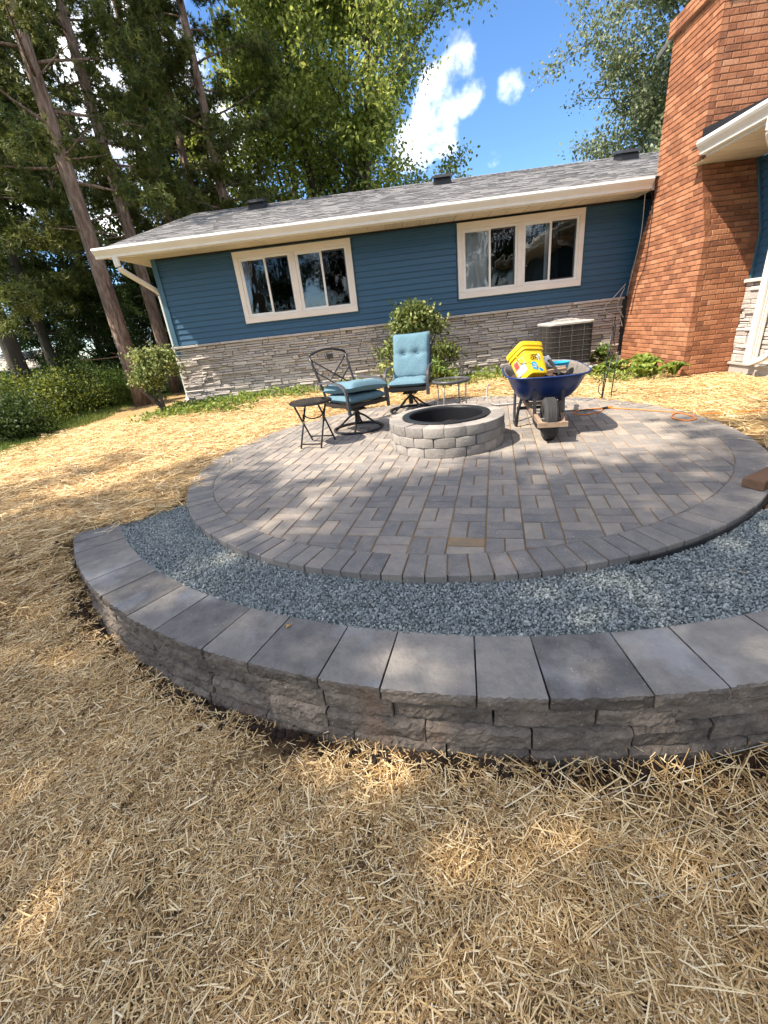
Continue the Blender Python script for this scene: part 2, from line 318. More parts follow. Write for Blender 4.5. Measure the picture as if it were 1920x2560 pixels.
def wm(o):
    b = o.matrix_basis if o.matrix_basis is not None else Matrix()
    return b if o.parent is None else wm(o.parent) @ o.matrix_parent_inverse @ b
def attach(o, parent):               # keep world coordinates
    inv = wm(parent).inverted(); o.parent = parent; o.matrix_parent_inverse = inv
def link_mesh(name, me, mat, parent=None, mw=None):
    if mat and not me.materials: me.materials.append(M[mat])
    o = bpy.data.objects.new(name, me); COL.objects.link(o)
    if mw is not None: o.matrix_basis = mw
    if parent is not None: attach(o, parent)
    return o
def tag(o, label=None, cat=None, group=None, kind=None):
    if label: o['label'] = label
    if cat: o['category'] = cat
    if group: o['group'] = group
    if kind: o['kind'] = kind
    return o
def thing(name, label, cat, loc=(0, 0, 0), rz=0, group=None):
    o = bpy.data.objects.new(name, None); COL.objects.link(o); o.empty_display_size = .2
    o.location = loc; o.rotation_euler = (0, 0, rz)
    return tag(o, label, cat, group)
def local(o, parent):                # child whose mesh is in the parent's own coordinates
    o.parent = parent; return o
def np_mesh(name, V, F, rnd=None, mat=None, smooth=False):
    """V (n,3) verts, F (m,k) faces of equal size"""
    me = bpy.data.meshes.new(name); m, k = F.shape
    me.vertices.add(len(V)); me.vertices.foreach_set('co', V.astype(np.float32).ravel())
    me.loops.add(m*k); me.loops.foreach_set('vertex_index', F.astype(np.int32).ravel())
    me.polygons.add(m); me.polygons.foreach_set('loop_start', np.arange(0, m*k, k, dtype=np.int32))
    try: me.polygons.foreach_set('loop_total', np.full(m, k, dtype=np.int32))
    except Exception: pass
    if smooth: me.polygons.foreach_set('use_smooth', np.ones(m, dtype=bool))
    me.update(calc_edges=True)
    if rnd is not None:
        a = me.attributes.new('rnd', 'FLOAT', 'FACE'); a.data.foreach_set('value', rnd.astype(np.float32))
    if mat: me.materials.append(M[mat])
    return me
def unit(a): return a/np.maximum(np.linalg.norm(a, axis=1, keepdims=True), 1e-9)
def leaves(pos, size, rng, aspect=.55, up=.35, droop=None, rnd=None):
    """folded rhombic leaves: V, F, rnd; two triangles per leaf"""
    n = len(pos); size = np.broadcast_to(size, (n,))
    d = rng.normal(size=(n, 3)); 
    if droop is not None: d = d*.8+np.array(droop)
    d = unit(d)
    nn = unit(rng.normal(size=(n, 3))*(1-up)+np.array([0, 0, 1.0])*up*2)
    s = unit(np.cross(d, nn)); nn = np.cross(s, d)
    L = size[:, None]; W = L*aspect
    a = pos-d*L*.5; b = pos+s*W*.5+nn*L*.08; c = pos+d*L*.5; e = pos-s*W*.5+nn*L*.08
    V = np.stack([a, b, c, e], 1).reshape(-1, 3)
    i = np.arange(n)*4
    F = np.stack([np.stack([i, i+1, i+2], 1), np.stack([i, i+2, i+3], 1)], 1).reshape(-1, 3)
    r = rng.random(n) if rnd is None else rnd
    return V, F, np.repeat(r, 2)
def scatter(name, pts, rot, scl, pid, protos):
    """stuff: one object that puts small prototypes on points with geometry nodes"""
    me = bpy.data.meshes.new(name); me.vertices.add(len(pts)); me.vertices.foreach_set('co', np.asarray(pts, np.float32).ravel())
    for n, t, v in (('rot', 'FLOAT_VECTOR', rot), ('scl', 'FLOAT', scl), ('pid', 'INT', pid)):
        a = me.attributes.new(n, t, 'POINT')
        a.data.foreach_set('vector' if t == 'FLOAT_VECTOR' else 'value', np.asarray(v, np.int32 if t == 'INT' else np.float32).ravel())
    o = bpy.data.objects.new(name, me); COL.objects.link(o)
    c = bpy.data.collections.new(name+'_pieces')
    for k, p in enumerate(protos):
        q = bpy.data.objects.new(f'{name}_piece_{k:02d}', p); c.objects.link(q)
    g = bpy.data.node_groups.new(name, 'GeometryNodeTree')
    g.interface.new_socket('Geometry', in_out='INPUT', socket_type='NodeSocketGeometry')
    g.interface.new_socket('Geometry', in_out='OUTPUT', socket_type='NodeSocketGeometry')
    N = g.nodes.new; L = g.links.new
    gi = N('NodeGroupInput'); go = N('NodeGroupOutput')
    def na(nm, dt):
        q = N('GeometryNodeInputNamedAttribute'); q.data_type = dt; q.inputs['Name'].default_value = nm
        return next(s for s in q.outputs if s.enabled and s.name == 'Attribute')
    ci = N('GeometryNodeCollectionInfo'); ci.inputs['Collection'].default_value = c; ci.inputs['Separate Children'].default_value = True; ci.inputs['Reset Children'].default_value = True
    ip = N('GeometryNodeInstanceOnPoints'); ip.inputs['Pick Instance'].default_value = True
    L(gi.outputs[0], ip.inputs['Points']); L(ci.outputs[0], ip.inputs['Instance'])
    L(na('pid', 'INT'), ip.inputs['Instance Index']); L(na('rot', 'FLOAT_VECTOR'), ip.inputs['Rotation']); L(na('scl', 'FLOAT'), ip.inputs['Scale'])
    L(ip.outputs[0], go.inputs[0])
    md = o.modifiers.new('scatter', 'NODES'); md.node_group = g
    o['kind'] = 'stuff'
    return o
M['black_glass'] = pmat('black_glass', [(.004, .004, .005), (.006, .006, .007)], rough=.06, bump=0, spec=.6)
M['hedge_paint'] = pmat('green_paint', [(.04, .10, .06), (.05, .12, .07)], rough=.7, bump=.05)
SHADE = [(-8.6, -1.7, .78, 'tall leafy tree whose shade falls across the near patio edge'), (-14.0, -.5, .80, 'tall leafy tree shading the straw slope and the wall end'), (-8.9, -6.0, .80, 'tall leafy tree shading the straw in front of the wall'), (-5.6, -1.3, .78, 'tall leafy tree shading the gravel beside the wooden block'), (-14.2, -5.6, .85, 'tall leafy tree furthest back beyond the straw slope')]
M['paver_sand'] = pmat('sand_stained_paver', [(.17, .145, .12), (.24, .17, .105), (.31, .215, .12)], rough=.95, nscale=9, rvar=.1, bump=.6, bscale=110)
# ------------------------------------------------------------------ ground
PC = np.array([.446, 4.451]); PR = 2.61           # patio centre and radius
WC = np.array([.70, 5.10]); WRO, WRI = 4.00, 3.67  # retaining wall circle
WTH0, WTH1 = 213.0, 322.0
LOWZ = -.325
def sm(a, b, x):
    t = np.clip((x-a)/(b-a), 0, 1); return t*t*(3-2*t)
def vnoise(x, y, s, seed=0):
    def h(i, j): 
        q = np.sin(i*127.1+j*311.7+seed*74.7)*43758.5453
        return q-np.floor(q)
    x, y = x*s, y*s; i, j = np.floor(x), np.floor(y); u, v = x-i, y-j; u, v = u*u*(3-2*u), v*v*(3-2*v)
    return (h(i, j)*(1-u)+h(i+1, j)*u)*(1-v)+(h(i, j+1)*(1-u)+h(i+1, j+1)*u)*v-.5
def polar(x, y):
    return np.hypot(x-WC[0], y-WC[1]), np.degrees(np.arctan2(y-WC[1], x-WC[0])) % 360
def in_gravel(x, y, m=0.0):
    r, th = polar(x, y); rho = np.hypot(x-PC[0], y-PC[1])
    ax, ay, bx, by = -2.42, 2.93, -1.90, 3.42
    side = (bx-ax)*(y-ay)-(by-ay)*(x-ax)
    return (r < WRI+.06-m) & (rho > PR-.03+m) & (side < -m*.4) & (y < 4.5) & (x < 3.9) & ~((x > 1.2) & (y > 2.5+.12*np.sin(x*5)))
def upper(x, y):
    z = -.035+.11*sm(6.3, 8.6, y)*sm(-7, -4, x)
    z = z-.16*sm(-3.2, -8.0, x)
    return z
def hgt(x, y):
    x = np.asarray(x, float); y = np.asarray(y, float)
    r, th = polar(x, y); rho = np.hypot(x-PC[0], y-PC[1])
    w = sm(207, 243, th)*(1-sm(318, 352, th))*sm(WRO-.22, WRO-.10, r)
    z = upper(x, y)*(1-w)+(LOWZ-.03*sm(4, 9, r))*w
    bank = np.exp(-((th-216)/7)**2)*np.exp(-((r-4.5)/.5)**2)
    z = z+(.030*vnoise(x, y, 1.7, 1)+.022*vnoise(x, y, 5, 2)+.010*vnoise(x, y, 14, 3))*(1-sm(PR+.25, PR-.05, rho))
    z = z+bank*(.05+.10*vnoise(x, y, 6, 9))
    near = sm(PR+.22, PR+.02, rho)
    z = z+near*.6*(1-w)*(-.05-z)
    z = np.where(rho < PR-.02, -.14, z)
    z = np.where(in_gravel(x, y), -.14, z)
    z = np.where((r > WRI-.02) & (r < WRO+.03) & (th > WTH0+.4) & (th < WTH1), -.50, z)
    far = sm(14, 60, np.hypot(x, y)); z = z*(1-far)-.35*far
    return z
def axis(lo, hi, step, far):
    a = list(np.arange(lo, hi+1e-6, step)); s = step
    while a[-1] < far: s *= 1.22; a.append(a[-1]+s)
    s = step; b = []; q = lo
    while q > -far: s *= 1.22; q -= s; b.append(q)
    return np.array(b[::-1]+a)
gx, gy = axis(-6.5, 5.5, .055, 900), axis(.2, 9.2, .055, 900)
GX, GY = np.meshgrid(gx, gy); GZ = hgt(GX, GY)
V = np.stack([GX, GY, GZ], -1).reshape(-1, 3); nx, ny = len(gx), len(gy)
ii, jj = np.meshgrid(np.arange(nx-1), np.arange(ny-1)); k0 = (jj*nx+ii).ravel()
gme = np_mesh('ground', V, np.stack([k0, k0+1, k0+1+nx, k0+nx], 1), smooth=True)
def straw_edge(y): return np.interp(y, [-2, 3, 6, 9, 12, 15], [-6.2, -6.0, -6.3, -7.2, -8.0, -8.6])
gr = np.maximum(sm(.2, -.5, V[:, 0]-straw_edge(V[:, 1])-.5*vnoise(V[:, 0], V[:, 1], 1.5, 5)), sm(10.5, 12.5, V[:, 1])*sm(-7.2, -8.0, V[:, 0]))
gr = np.maximum(gr, sm(13.5, 15, V[:, 1])); gr = np.maximum(gr, sm(7.5, 9, V[:, 0])); gr = np.maximum(gr, sm(-2, -5, V[:, 1]))
a = gme.attributes.new('grass', 'FLOAT', 'POINT'); a.data.foreach_set('value', gr.astype(np.float32))
rr_, th_ = polar(V[:, 0], V[:, 1])
soil = np.exp(-((rr_-4.09)/.10)**2)*sm(218, 232, th_)*(1-sm(320, 330, th_))
soil = np.maximum(soil, .9*np.exp(-((rr_-4.45)/.3)**2)*np.exp(-((th_-214)/6)**2))
soil = np.maximum(soil, np.exp(-((np.hypot(V[:, 0]-PC[0], V[:, 1]-PC[1])-PR-.05)/.08)**2))
soil = np.maximum(soil, .40*sm(4.0, 2.8, np.hypot(V[:, 0], V[:, 1])))
soil = np.maximum(soil, sm(.55, 1.0, V[:, 0])*sm(1.35, .9, V[:, 1])*.8)
a = gme.attributes.new('soil', 'FLOAT', 'POINT'); a.data.foreach_set('value', soil.astype(np.float32))
m, t, out = new_mat('ground'); L = t.links.new
b = t.nodes.new('ShaderNodeBsdfPrincipled'); b.inputs['Roughness'].default_value = 1; b.inputs['Specular IOR Level'].default_value = .1; L(b.outputs[0], out.inputs[0])
tcn = t.nodes.new('ShaderNodeTexCoord')
def nn(scale, det=6, stretch=None):
    n = t.nodes.new('ShaderNodeTexNoise'); n.inputs['Scale'].default_value = scale; n.inputs['Detail'].default_value = det; n.inputs['Roughness'].default_value = .7
    L(tcn.outputs['Object'], n.inputs['Vector']); return n.outputs['Fac']
def ramp(f, cs, lo=.3, hi=.7):
    r = t.nodes.new('ShaderNodeValToRGB'); e = r.color_ramp.elements
    while len(e) < len(cs): e.new(.5)
    for i, c in enumerate(cs): e[i].position = lo+(hi-lo)*i/(len(cs)-1); e[i].color = (*c, 1)
    L(f, r.inputs[0]); return r.outputs[0]
def mixc(f, a, b_):
    q = t.nodes.new('ShaderNodeMix'); q.data_type = 'RGBA'; L(f, q.inputs['Factor']); L(a, q.inputs['A']); L(b_, q.inputs['B']); return q.outputs['Result']
def attr(n):
    q = t.nodes.new('ShaderNodeAttribute'); q.attribute_name = n; return q.outputs['Fac']
c_str = ramp(nn(34, 9), [(.09, .052, .026), (.27, .175, .08), (.45, .315, .15), (.58, .43, .23)], .28, .72)
c_soil = ramp(nn(22, 8), [(.028, .016, .010), (.075, .040, .024), (.13, .075, .045)])
c_gr = ramp(nn(9, 8), [(.03, .055, .010), (.07, .11, .02), (.16, .17, .05)])
col = mixc(attr('soil'), c_str, c_soil); col = mixc(attr('grass'), col, c_gr); L(col, b.inputs['Base Color'])
bp = t.nodes.new('ShaderNodeBump'); bp.inputs['Strength'].default_value = .9; bp.inputs['Distance'].default_value = .03; L(nn(45, 8), bp.inputs['Height']); L(bp.outputs[0], b.inputs['Normal'])
gme.materials.append(m)
ground = bpy.data.objects.new('ground', gme); COL.objects.link(ground); tag(ground, 'straw mulched brown yard soil around the patio', kind='structure')

# ------------------------------------------------------------------ patio
patio = bpy.data.objects.new('patio', None); COL.objects.link(patio); patio.location = (PC[0], PC[1], 0)
tag(patio, 'round patio of blue grey concrete pavers', kind='structure')
RB = PR-.222                                     # inner edge of the border ring
mb = MB(); mb.lathe([(0.001, -.006), (PR-.02, -.006), (PR-.02, -.07), (.001, -.07)], 128)
jo = mb.build('joint_sand', 'joint'); jo.location = (PC[0], PC[1], 0); attach(jo, patio)
def prism(poly, z0, z1, ch):
    """paver from a convex polygon with a chamfered top edge"""
    c = np.mean(poly, 0); n = len(poly); P = np.array(poly)
    d = P-c; ins = P-d/np.maximum(np.linalg.norm(d, axis=1, keepdims=True), 1e-6)*ch*1.4
    vs = [(*p, z0) for p in P]+[(*p, z1-ch) for p in P]+[(*p, z1) for p in ins]
    fs = [tuple(range(2*n, 3*n))]+[(l*n+k, l*n+(k+1) % n, l*n+n+(k+1) % n, l*n+n+k) for l in (0, 1) for k in range(n)]
    return vs, fs
def clip_circle(poly, rad, n=160):
    for k in range(n):
        a = 2*math.pi*(k+.5)/n; nx_, ny_ = math.cos(a), math.sin(a)
        if max(p[0]*nx_+p[1]*ny_ for p in poly) <= rad: continue
        o = []
        for i in range(len(poly)):
            p, q = poly[i], poly[(i+1) % len(poly)]; dp, dq = p[0]*nx_+p[1]*ny_-rad, q[0]*nx_+q[1]*ny_-rad
            if dp <= 0: o.append(p)
            if (dp < 0) != (dq < 0): s = dp/(dp-dq); o.append((p[0]+(q[0]-p[0])*s, p[1]+(q[1]-p[1])*s))
        poly = o
        if len(poly) < 3: return []
    return poly
CELL = .217; PA = R(-12.0); ca, sa = math.cos(PA), math.sin(PA); JG = .0036
cand = []; full_me = {}
def paver_mesh(w, h):
    if (w, h) not in full_me:
        me = MB(); vs, fs = prism([(-w/2, -h/2), (w/2, -h/2), (w/2, h/2), (-w/2, h/2)], -.06, 0, .005); me.add(vs, fs, 0); full_me[(w, h)] = me.mesh('paver')
        full_me[(w, h)].materials.append(M['paver'])
    return full_me[(w, h)]
for i in range(-13, 14):
    for j in range(-13, 14):
        for k in (0, 1):
            if (i+j) % 2 == 0: cx, cy, w, h = (i+.5)*CELL, (j+.25+.5*k)*CELL, CELL-2*JG, CELL/2-2*JG
            else: cx, cy, w, h = (i+.25+.5*k)*CELL, (j+.5)*CELL, CELL/2-2*JG, CELL-2*JG
            cs = [(cx+a*w/2, cy+b_*h/2) for a, b_ in ((-1, -1), (1, -1), (1, 1), (-1, 1))]
            if all(math.hypot(*p) > RB for p in cs): continue
            cut = any(math.hypot(*p) > RB-.004 for p in cs)
            wx, wy = PC[0]+ca*cx-sa*cy, PC[1]+sa*cx+ca*cy
            cand.append((math.hypot(wx, wy), cx, cy, w, h, cut, cs, wx, wy))
cand.sort(); stuff = MB(); npav = 0
for (dist, cx, cy, w, h, cut, cs, wx, wy) in cand:
    dz = random.uniform(-.0016, .0016)
    if cut:
        pl_ = clip_circle(cs, RB-.003)
        if len(pl_) < 3: continue
        pa_ = abs(sum(pl_[i][0]*pl_[(i+1) % len(pl_)][1]-pl_[(i+1) % len(pl_)][0]*pl_[i][1] for i in range(len(pl_))))/2
        if pa_ < 6e-4: continue
        loc = [(ca*x-sa*y, sa*x+ca*y) for x, y in pl_]
    else: loc = [(ca*x-sa*y, sa*x+ca*y) for x, y in cs]
    if npav < 300:
        npav += 1
        if cut:
            cxx, cyy = np.mean(loc, 0); q = MB(); vs, fs = prism([(x-cxx, y-cyy) for x, y in loc], -.06, 0, .005); q.add(vs, fs, 0)
            me = q.mesh('paver'); me.materials.append(M['paver']); link_mesh('paver', me, None, patio, Matrix.Translation((PC[0]+cxx, PC[1]+cyy, dz)))
        else:
            tilt = Matrix.Rotation(random.uniform(-.006, .006), 4, 'X') @ Matrix.Rotation(random.uniform(-.006, .006), 4, 'Y')
            link_mesh('paver', paver_mesh(round(w, 4), round(h, 4)), None, patio, Matrix.Translation((wx, wy, dz)) @ Matrix.Rotation(PA+random.uniform(-.008, .008), 4, 'Z') @ tilt)
    else:
        vs, fs = prism(loc, -.06, dz, .005); stuff.add([(x, y, z) for x, y, z in vs], fs)
so = stuff.build('far_pavers', 'paver'); so.location = (PC[0], PC[1], 0); attach(so, patio); tag(so, kind='stuff')
sp_ = min([o for o in bpy.data.objects if o.name.startswith('paver')], key=lambda o: math.dist(o.matrix_basis.translation[:2], (.36, 2.27)))
sp_.material_slots[0].link = 'OBJECT'; sp_.material_slots[0].material = M['paver_sand']; sp_['label'] = 'paver stained orange with joint sand'
NB = 140; da = 2*math.pi/NB; q = MB()
g_ = .0038
def bw(r_): return math.sin(da/2)*r_-g_
vs, fs = prism([(-bw(RB), -(PR-RB)/2), (bw(RB), -(PR-RB)/2), (bw(PR), (PR-RB)/2), (-bw(PR), (PR-RB)/2)], -.065, 0, .004)
q.add(vs, fs, 0); bme = q.mesh('border_paver'); bme.materials.append(M['border'])
for k in range(NB):
    a_ = k*da; rm_ = (RB+PR)/2+random.uniform(-.004, .004)
    link_mesh('border_paver', bme, None, patio, Matrix.Translation((PC[0]+rm_*math.cos(a_), PC[1]+rm_*math.sin(a_), random.uniform(-.002, .003))) @ Matrix.Rotation(a_-math.pi/2+random.uniform(-.01, .01), 4, 'Z'))
mb = MB()                                       # black plastic edging round the right front rim
pts = [(PC[0]+(PR+.014)*math.cos(R(a_)), PC[1]+(PR+.014)*math.sin(R(a_)), -.046) for a_ in np.linspace(284, 345, 50)]
for p, p2 in zip(pts, pts[1:]): mb.bar(p, p2, .007, .045)
attach(mb.build('edging_strip', 'black_plastic'), patio)

# ------------------------------------------------------------------ gravel crescent
gxs, gys = np.arange(-2.9, 4.1, .06), np.arange(1.2, 4.7, .06)
g1, g2 = np.meshgrid(gxs, gys); ok = in_gravel(g1, g2, -.06)
idx = -np.ones(g1.shape, int); idx[ok] = np.arange(ok.sum())
gz = -.052-.012*sm(PR, PR+.8, np.hypot(g1-PC[0], g2-PC[1]))+.012*vnoise(g1, g2, 3, 4)
Vg = np.stack([g1[ok], g2[ok], gz[ok]], 1); fc = []
for j in range(g1.shape[0]-1):
    for i in range(g1.shape[1]-1):
        f = (idx[j, i], idx[j, i+1], idx[j+1, i+1], idx[j+1, i])
        if min(f) >= 0: fc.append(f)
bedm = np_mesh('gravel_bed', Vg, np.array(fc), mat='gravel_bed', smooth=True)
bed = bpy.data.objects.new('gravel_bed', bedm); COL.objects.link(bed); tag(bed, 'blue grey gravel bed between patio and retaining wall', kind='structure')
protos = []
for k in range(7):
    bm = bmesh.new(); bmesh.ops.create_icosphere(bm, subdivisions=1, radius=1)
    rs = np.random.default_rng(100+k); sx = rs.uniform(.6, 1.25, 3)
    for v_ in bm.verts: v_.co = Vector((v_.co.x*sx[0], v_.co.y*sx[1], v_.co.z*sx[2]*.8))*rs.uniform(.78, 1.2)
    me = bpy.data.meshes.new('gravel_chip'); bm.to_mesh(me); bm.free(); me.materials.append(M['gravel']); protos.append(me)
N = 300000
px, py = RNG.uniform(-2.6, 3.9, N), RNG.uniform(1.3, 4.5, N)
keep = in_gravel(px, py, -.005) & ((px < 3.0) | (RNG.random(N) < .5)); r_, th = polar(px, py); keep &= (r_ < WRI+.004)
px, py = px[keep], py[keep]; n = len(px)
pz = -.050-.012*sm(PR, PR+.8, np.hypot(px-PC[0], py-PC[1]))+.012*vnoise(px, py, 3, 4)+RNG.uniform(-.002, .009, n)
gv = scatter('gravel', np.stack([px, py, pz], 1), RNG.uniform(0, 6.28, (n, 3)), RNG.uniform(.0038, .0078, n)*np.where(RNG.random(n) < .05, 1.35, 1), RNG.integers(0, 7, n), protos)
tag(gv, 'loose blue grey crushed gravel beside the round patio', 'gravel')

# ------------------------------------------------------------------ retaining wall
wall = thing('retaining_wall', 'low curved retaining wall of grey split face concrete blocks', 'retaining wall', (WC[0], WC[1]-WRO, LOWZ))
def wp(r, a, z): return (WC[0]+r*math.cos(a), WC[1]+r*math.sin(a), z)
def wall_block(name, a0, a1, ri, ro, z0, z1, seed, mat_top, rough, flare=0.0):
    rs = np.random.default_rng(seed); nu, nv = 24, 6
    gp = .0036/ro; a0, a1 = a0+gp, a1-gp
    mb = MB(); vs = []
    w1, w2, p1, p2 = rs.uniform(5, 11), rs.uniform(3, 6), rs.uniform(0, 6), rs.uniform(0, 6)
    tilt = rs.uniform(-.5, .5)*rough
    for j in range(nv+1):
        for i in range(nu+1):
            u, v = i/nu, j/nv; e = min(u, 1-u, v*.7+.02, (1-v)*.7)
            bulge = rough*(.72+min(1, e*12)*.28)
            r = ro-rough*.9+bulge+rs.normal()*.0011+rough*.40*math.sin(u*w1+p1)*math.sin(v*w2+p2)+.008*float(vnoise(np.float64(u*(a1-a0)*ro), np.float64(v*(z1-z0)), 38, seed))+.005*float(vnoise(np.float64(u*(a1-a0)*ro), np.float64(v*(z1-z0)), 90, seed+3))+tilt*(u-.5)
            if j == nv: r = ro-rough*.5+rs.normal()*rough*.34
            z = z0+(z1-z0)*v
            if 0 < j < nv: z += rs.normal()*.0015
            vs.append(wp(r, a0+(a1-a0)*u, z))
    k = nu+1
    fs = [(j*k+i, j*k+i+1, (j+1)*k+i+1, (j+1)*k+i) for j in range(nv) for i in range(nu)]
    mb.add(vs, fs, 0)
    nf = len(fs)
    o = len(mb.v); top = [nv*k+i for i in range(nu+1)]; bot = list(range(nu+1))
    inner_t = [wp(ri, a0+(a1-a0)*i/nu, z1) for i in range(nu+1)]; inner_b = [wp(ri, a0+(a1-a0)*i/nu, z0) for i in range(nu+1)]
    mb.v.extend(inner_t); mb.v.extend(inner_b)
    for i in range(nu):
        mb.f.append((top[i], top[i+1], o+i+1, o+i)); mb.r.append(0)
        mb.f.append((o+i, o+i+1, o+nu+1+i+1, o+nu+1+i)); mb.r.append(0)
    mb.f.append((0, *[j*k for j in range(1, nv+1)], o, o+nu+1)[::1]); mb.r.append(0)
    mb.f.append((nu, *[j*k+nu for j in range(1, nv+1)], o+nu, o+2*nu+1)[::-1]); mb.r.append(0)
    me = mb.mesh(name); me.materials.append(M['block']); me.materials.append(M[mat_top])
    mi = np.zeros(len(me.polygons), np.int32); mi[nf:nf+2*nu] = 1; me.polygons.foreach_set('material_index', mi)
    me.polygons.foreach_set('use_smooth', [False]*len(me.polygons)); me.update()
    # own origin so that each block has its own texture space
    c = Vector(wp((ri+ro)/2, (a0+a1)/2, z0)); me.transform(Matrix.Translation(-c))
    return link_mesh(name, me, None, wall, Matrix.Translation(c) @ Matrix.Rotation(rs.normal()*.004, 4, 'Z'))
sd = 500
def run(name, ro, ri, z0, z1, widths, a_start, rough, mat_top):
    global sd
    a = R(a_start); i = 0
    while a < R(WTH1):
        w = widths[i % len(widths)]*(1 if name == 'cap_block' else random.uniform(.95, 1.05))/ro; sd += 1
        wall_block(name, a, a+w, ri+random.uniform(-.004, .004), ro+random.uniform(-.005, .006), z0, z1+random.uniform(-.0015, .0015), sd, mat_top, rough); a += w; i += 1
ZT = -.050
run('cap_block', WRO, WRI, ZT-.058, ZT, [.215, .22, .26, .30, .27, .35, .26, .35, .27, .34, .26, .36, .25, .35, .26, .36, .27, .35, .26, .35, .26, .35, .26, .35], WTH0, .009, 'block_top')
run('wall_block', WRO-.004, WRI+.02, ZT-.143, ZT-.0595, [.36, .28, .42, .30, .38], WTH0+1.2, .013, 'block')
run('wall_block', WRO+.020, WRI+.05, ZT-.229, ZT-.1445, [.40, .34, .28, .41], WTH0+6, .014, 'block')
run('wall_block', WRO+.038, WRI+.07, ZT-.34, ZT-.2305, [.33, .42, .36, .29], WTH0+13, .014, 'block')
# first joint of the end of the wall is closed by the neighbouring soil

# ------------------------------------------------------------------ fire pit
FP = (.43, 4.43); FR = .58
pit = thing('fire_pit', 'round fire pit of three tumbled grey block courses with black steel ring', 'fire pit', (FP[0], FP[1], 0))
def pit_block(seed, ri, ro, da_, h):
    rs = np.random.default_rng(seed); bm = bmesh.new(); P = []
    for z in (0, h):
        for r_, s_ in ((ri, -1), (ro, -1), (ro, 0), (ro, 1), (ri, 1)):
            a_ = s_*da_/2*(1-.004/da_); rr = r_+(.006 if s_ == 0 else 0)
            P.append(bm.verts.new((rr*math.sin(a_)+rs.normal()*.0022, -rr*math.cos(a_)+rs.normal()*.0025, z+rs.normal()*.0018)))
    bm.faces.new(P[0:5]); bm.faces.new(P[5:10][::-1])
    for k in range(5): bm.faces.new((P[k], P[5+k], P[5+(k+1) % 5], P[(k+1) % 5]))
    bmesh.ops.recalc_face_normals(bm, faces=bm.faces)
    bmesh.ops.bevel(bm, geom=[e for e in bm.edges if e.calc_face_angle(0) > .5], offset=.009, segments=2, profile=.6, affect='EDGES')
    me = bpy.data.meshes.new('pit_block'); bm.to_mesh(me); bm.free(); me.materials.append(M['pit_block'])
    me.polygons.foreach_set('use_smooth', [True]*len(me.polygons)); me.set_sharp_from_angle(angle=R(40)); return me
NPB = 18; hb = .0965
for c in range(3):
    mes = [pit_block(c*10+k, .40 if c == 2 else .43, FR+(.004 if c == 2 else 0), 2*math.pi/NPB, hb-.003) for k in range(4)]
    for k in range(NPB):
        a_ = (k+(.5 if c % 2 else 0)+.12)*2*math.pi/NPB+random.uniform(-.004, .004)
        link_mesh('pit_block', mes[(k*3+c) % 4], None, pit, Matrix.Translation((FP[0], FP[1], c*hb)) @ Matrix.Rotation(a_, 4, 'Z') @ Matrix.Translation((0, random.uniform(-.005, .005), 0)))
mb = MB(); mb.lathe([(.375, -.26), (.375, .006), (.381, .012), (.445, .012), (.448, .006), (.448, .001), (.380, .001), (.370, -.005), (.370, -.26)], 72)
rg = mb.build('steel_ring', 'black_metal', smooth=False, autosmooth=40); rg.location = (FP[0], FP[1], 3*hb); attach(rg, pit)
mb = MB(); mb.lathe([(.001, .035), (.2, .03), (.372, .02), (.43, .012)], 40); ash = mb.build('ash_bed', 'char', smooth=True); ash.location = (FP[0], FP[1], 0); attach(ash, pit)
for k in range(4):
    a_ = k*1.3; wd = MB(); c = Vector((FP[0]+.1*math.cos(a_*2), FP[1]-.05+.1*math.sin(a_*2.3), .10+.03*k)); d = Vector((math.cos(a_), math.sin(a_), .12))*.16
    wd.tube([c-d, c-d*.3+Vector((0, 0, .01)), c+d], [.03, .034, .024], 7)
    tag(wd.build('charred_log', 'char'), ['charred log half buried in the fire pit ash', 'short burnt log lying across the ash in the fire pit', 'burnt stick of wood resting on fire pit logs', 'topmost charred log on the fire pit heap'][k], 'log')

# ------------------------------------------------------------------ straw
def straw_proto(seed, n, rad, lmin, lmax, wmin, wmax, align, zmax):
    rs = np.random.default_rng(seed)
    rr = rad*np.sqrt(rs.random(n)); aa = rs.random(n)*6.283
    c = np.stack([rr*np.cos(aa), rr*np.sin(aa), rs.random(n)**1.5*zmax+.002], 1)
    Ls = lmin+(lmax-lmin)*rs.random(n)**2.2; W = wmin+(wmax-wmin)*rs.random(n)**1.6
    th = rs.normal(0, align, n)+rs.random()*6.28; ti = rs.normal(0, .13, n)
    d = np.stack([np.cos(th)*np.cos(ti), np.sin(th)*np.cos(ti), np.sin(ti)], 1)
    s = unit(np.stack([-np.sin(th), np.cos(th), rs.normal(0, .5, n)], 1)); u = np.cross(d, s)
    bend = rs.normal(0, .016, n)[:, None]*Ls[:, None]
    a, b_ = c-d*Ls[:, None]/2, c+d*Ls[:, None]/2; mid = c+s*bend+u*np.abs(bend)*.5
    w = W[:, None]/2; t_ = W[:, None]*.35
    vs = []
    for q, k in ((a, 1), (mid, 1), (b_, .8)): vs += [q-s*w*k, q+u*t_*k, q+s*w*k]
    V = np.stack(vs, 1).reshape(-1, 3); i = np.arange(n)*9
    F = np.concatenate([np.stack([i+o, i+o+1, i+o+4, i+o+3], 1) for o in (0, 1, 3, 4)], 0)
    r = rs.random(n)
    return np_mesh('straw_wisp', V, F, np.tile(r, 4), 'straw')
SP = [straw_proto(s, 250, .15, .010, .080, .0015, .0046, 9, .020) for s in range(6)] + \
     [straw_proto(20+s, 44, .22, .05, .22, .0024, .0048, .7, .035) for s in range(4)] + \
     [straw_proto(40+s, 60, .24, .05, .20, .003, .0055, 9, .03) for s in range(4)]
